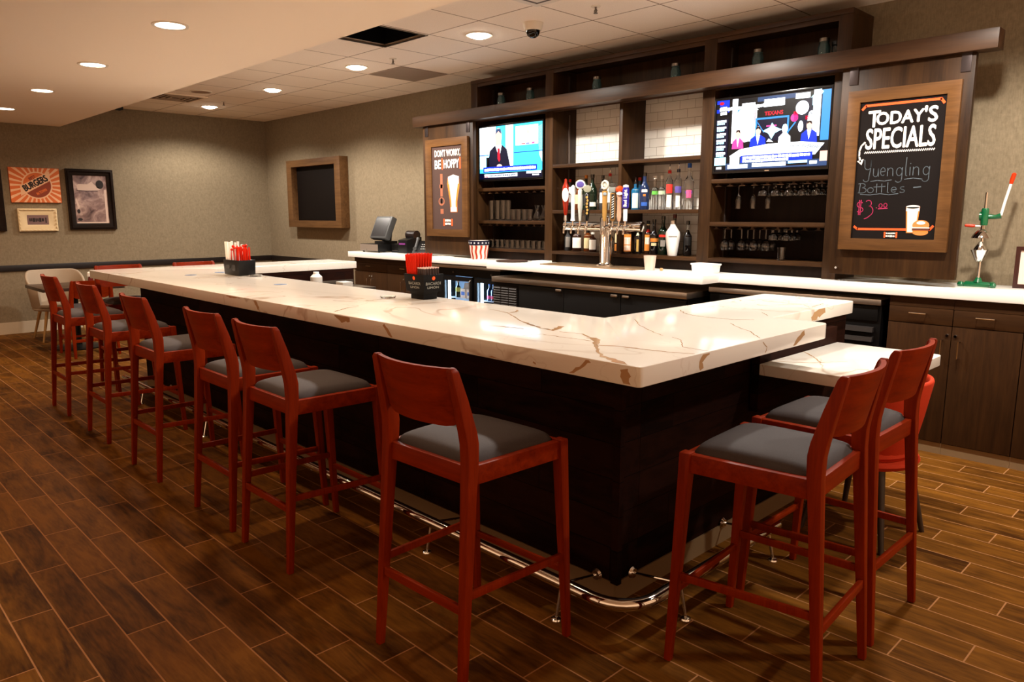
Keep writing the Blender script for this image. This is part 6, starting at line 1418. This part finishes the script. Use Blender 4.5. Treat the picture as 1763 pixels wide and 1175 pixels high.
# ---------------------------------------------------------------- things on the bar counter
t = thing('straw_caddy', 'black plastic caddy of white straws and red stirrers on the bar', 'caddy', (-6.06, 2.715, BT))
w, d, h = 0.145, 0.075, 0.128
MB().loft([[(-a, -b, z), (a, -b, z), (a, b, z), (-a, b, z)] for a, b, z in ((w * 0.95, d * 0.95, 0.004), (w, d, h), (w - 0.006, d - 0.006, h), (w * 0.95 - 0.006, d * 0.95 - 0.006, 0.012))]).build('body', M_blackpl, t, bevel=0.003)
for x in (-0.045, 0.05): MB().box(x - 0.002, x + 0.002, -d + 0.008, d - 0.008, 0.014, h - 0.012).build('divider', M_blackpl, t)
MB().prism_y(round_poly([(-0.09, 0.055), (-0.02, 0.055), (-0.02, 0.085), (-0.09, 0.085)], 0.012), -d - 0.0016, -d + 0.004).build('handle_recess', M_greypl, t)
MB().prism_y(round_poly([(0.03, 0.04), (0.09, 0.04), (0.09, 0.09), (0.03, 0.09)], 0.012), -d - 0.0016, -d + 0.004).build('plate', mat('caddy_gloss', rgb(26, 24, 26), 0.15), t)
M_straw = mat('straw_white', rgb(244, 240, 232), 0.5)
GW = 'white wrapped straws in the caddy'
for k, (x, y, lx, ly, L) in enumerate(((-0.125, -0.045, -0.02, 0.0, 0.275), (-0.115, 0.0, -0.012, 0.0, 0.280), (-0.10, -0.05, -0.005, 0, 0.275), (-0.085, 0.03, 0.012, 0, 0.275), (-0.075, -0.05, 0.022, 0, 0.272), (-0.065, -0.01, 0.030, 0, 0.268), (-0.058, 0.04, 0.035, 0.0, 0.25))):
    o = MB((-6.06 + x, 2.715 + y, BT + 0.014)).tube([(-6.06 + x, 2.715 + y, BT + 0.0142), (-6.06 + x + lx, 2.715 + y + ly, BT + L)], 0.0095, 10).build('straw', M_straw)
    tag(o, 'white wrapped straw in the caddy, %s from the picture wall' % ['first', 'second', 'third', 'fourth', 'fifth', 'sixth', 'seventh'][k], 'straw', GW)
r = random.Random(3); mb = MB((-6.0, 2.715, BT))
for k in range(20):
    x = -6.06 + r.uniform(-0.035, 0.04); y = 2.715 + r.uniform(-0.055, 0.055); a = r.uniform(-0.03, 0.03); zt = BT + r.uniform(0.19, 0.235)
    mb.tube([(x, y, BT + 0.016), (x + a, y + r.uniform(-0.01, 0.01), zt)], 0.003, 6); mb.lathe([(0.001, 0), (0.012, 0.006), (0.012, 0.014), (0.001, 0.022)], (x + a, y, zt), 8)
o = mb.build('red_stirrers', M_red); o['label'] = 'tangle of red stirrers in the middle of the straw caddy'; o['category'] = 'stirrers'; o['kind'] = 'stuff'
mb = MB((-5.95, 2.715, BT))
for k in range(26):
    x = -6.06 + r.uniform(0.058, 0.128); y = 2.715 + r.uniform(-0.055, 0.055); lx = (x + 6.06 - 0.093) * 0.35
    mb.tube([(x, y, BT + 0.016), (x + lx, y, BT + r.uniform(0.215, 0.25))], 0.0034, 6)
o = mb.build('short_red_straws', M_red); o['label'] = 'bunch of short red straws at the end of the straw caddy'; o['category'] = 'straws'; o['kind'] = 'stuff'

t = thing('branded_straw_holder', 'black two sided straw holder with white lettering on the bar edge', 'holder', (-3.55, 2.72, BT))
MB().loft([[(-a, -b, z), (a, -b, z), (a, b, z), (-a, b, z)] for a, b, z in ((0.062, 0.05, 0.0003), (0.062, 0.05, 0.03), (0.070, 0.058, 0.045))]).build('foot', M_rubber, t, bevel=0.002)
MB().loft([[(-a, -b, z), (a, -b, z), (a, b, z), (-a, b, z)] for a, b, z in ((0.086, 0.064, 0.0455), (0.098, 0.075, 0.150), (0.095, 0.072, 0.150), (0.083, 0.061, 0.052))]).build('box', M_rubber, t, bevel=0.002)
MB().box(-0.004, 0.004, -0.064, 0.064, 0.056, 0.145).build('divider', M_rubber, t)
M_gl = mat('grey_print', rgb(150, 150, 142), 0.6)
def tface(part, rot):
    for (txt, z0_, z1_, half, m) in (('BACARDI', 0.088, 0.104, 0.055, M_gl), ('LIM\u00d3N', 0.066, 0.082, 0.042, M_gl)):
        c = Canvas(0); c.text(txt, -half, half, z0_, z1_, m, bold=0.0008)
        vs = []
        for u, _, v in c.vs:
            f = (v - 0.0455) / (0.150 - 0.0455)
            if rot: vs.append((0.086 + 0.012 * f + 0.0008, u, v))
            else: vs.append((u, -(0.064 + 0.011 * f) - 0.0008, v))
        c.vs = vs; o = c.build('lettering', t)
    c = Canvas(0); c.disc(0.0, 0.127, 0.0115, 0.0115, M_orange, 16); vs = []
    for u, _, v in c.vs:
        f = (v - 0.0455) / (0.150 - 0.0455)
        vs.append((0.086 + 0.012 * f + 0.001, u, v) if rot else (u, -(0.064 + 0.011 * f) - 0.001, v))
    c.vs = vs; c.build('logo', t)
tface(t, False); tface(t, True)
mb = MB((-3.59, 2.72, BT))
for i in range(9):
    for j in range(7):
        x = -3.55 - 0.078 + i * 0.0085; y = 2.72 - 0.05 + j * 0.0165
        mb.tube([(x, y, BT + 0.054), (x + (i - 4) * 0.0035, y + (j - 3) * 0.004, BT + 0.262 + 0.004 * ((i * 7 + j * 3) % 3))], 0.0040, 6)
o = mb.build('red_straws', M_red); o['label'] = 'dense bunch of red straws standing in the lettered straw holder'; o['category'] = 'straws'; o['kind'] = 'stuff'
mb = MB((-3.50, 2.72, BT)); mb2 = MB((-3.50, 2.72, BT))
for i in range(5):
    for j in range(6):
        x = -3.55 + 0.014 + i * 0.016; y = 2.72 - 0.05 + j * 0.02
        mb.tube([(x, y, BT + 0.054), (x, y, BT + 0.183)], 0.0042, 6)
        mb.tube([(x, y, BT + 0.183), (x, y, BT + 0.19)], 0.0046, 6, mi=1)
o = mb.build('striped_straws', [mat('straw_dark', rgb(60, 46, 42), 0.4), mat('straw_tip', rgb(226, 196, 186), 0.5)]); o['label'] = 'short dark straws with pale tips in the lettered straw holder'; o['category'] = 'straws'; o['kind'] = 'stuff'

M_co = mat('coaster_paper', rgb(176, 172, 160), 0.6); M_cob = mat('coaster_blue', rgb(44, 76, 118), 0.6)
for x, y, lb in ((-6.30, 2.40, 'pale coaster with a blue print, the one closest to the end of the bar'), (-6.42, 2.70, 'pale coaster with a blue print beside the straw caddy'), (-4.99, 2.53, 'pale coaster with a blue print between the two straw holders')):
    t = thing('coaster', lb, 'coaster', (x, y, BT), 0, 'coasters on the bar')
    MB().lathe([(0.001, 0.0003), (0.05, 0.0003), (0.05, 0.002), (0.001, 0.002)], seg=28).build('disc', M_co, t)
    mb = MB(); mb.lathe([(0.024, 0.0021), (0.047, 0.0021), (0.047, 0.0026), (0.024, 0.0026)], seg=24); mb.box(-0.02, 0.02, -0.006, 0.006, 0.0021, 0.0026); mb.build('print', M_cob, t)
o = MB().lathe([(0.001, 0.0003), (0.044, 0.0003), (0.048, 0.010), (0.044, 0.010), (0.040, 0.004), (0.001, 0.004)], seg=28).build('glass_coaster', M_glass, None, loc=(-3.73, 2.585, BT))
tag(o, 'clear glass coaster on the bar beside the lettered straw holder', 'coaster')
o = MB().lathe([(0.001, 0.0003), (0.05, 0.0003), (0.058, 0.012), (0.053, 0.012), (0.047, 0.004), (0.001, 0.004)], seg=28).build('glass_coaster', M_glass, None, loc=(-5.83, 2.74, BT))
tag(o, 'clear glass coaster on the bar beside the black straw caddy', 'coaster')
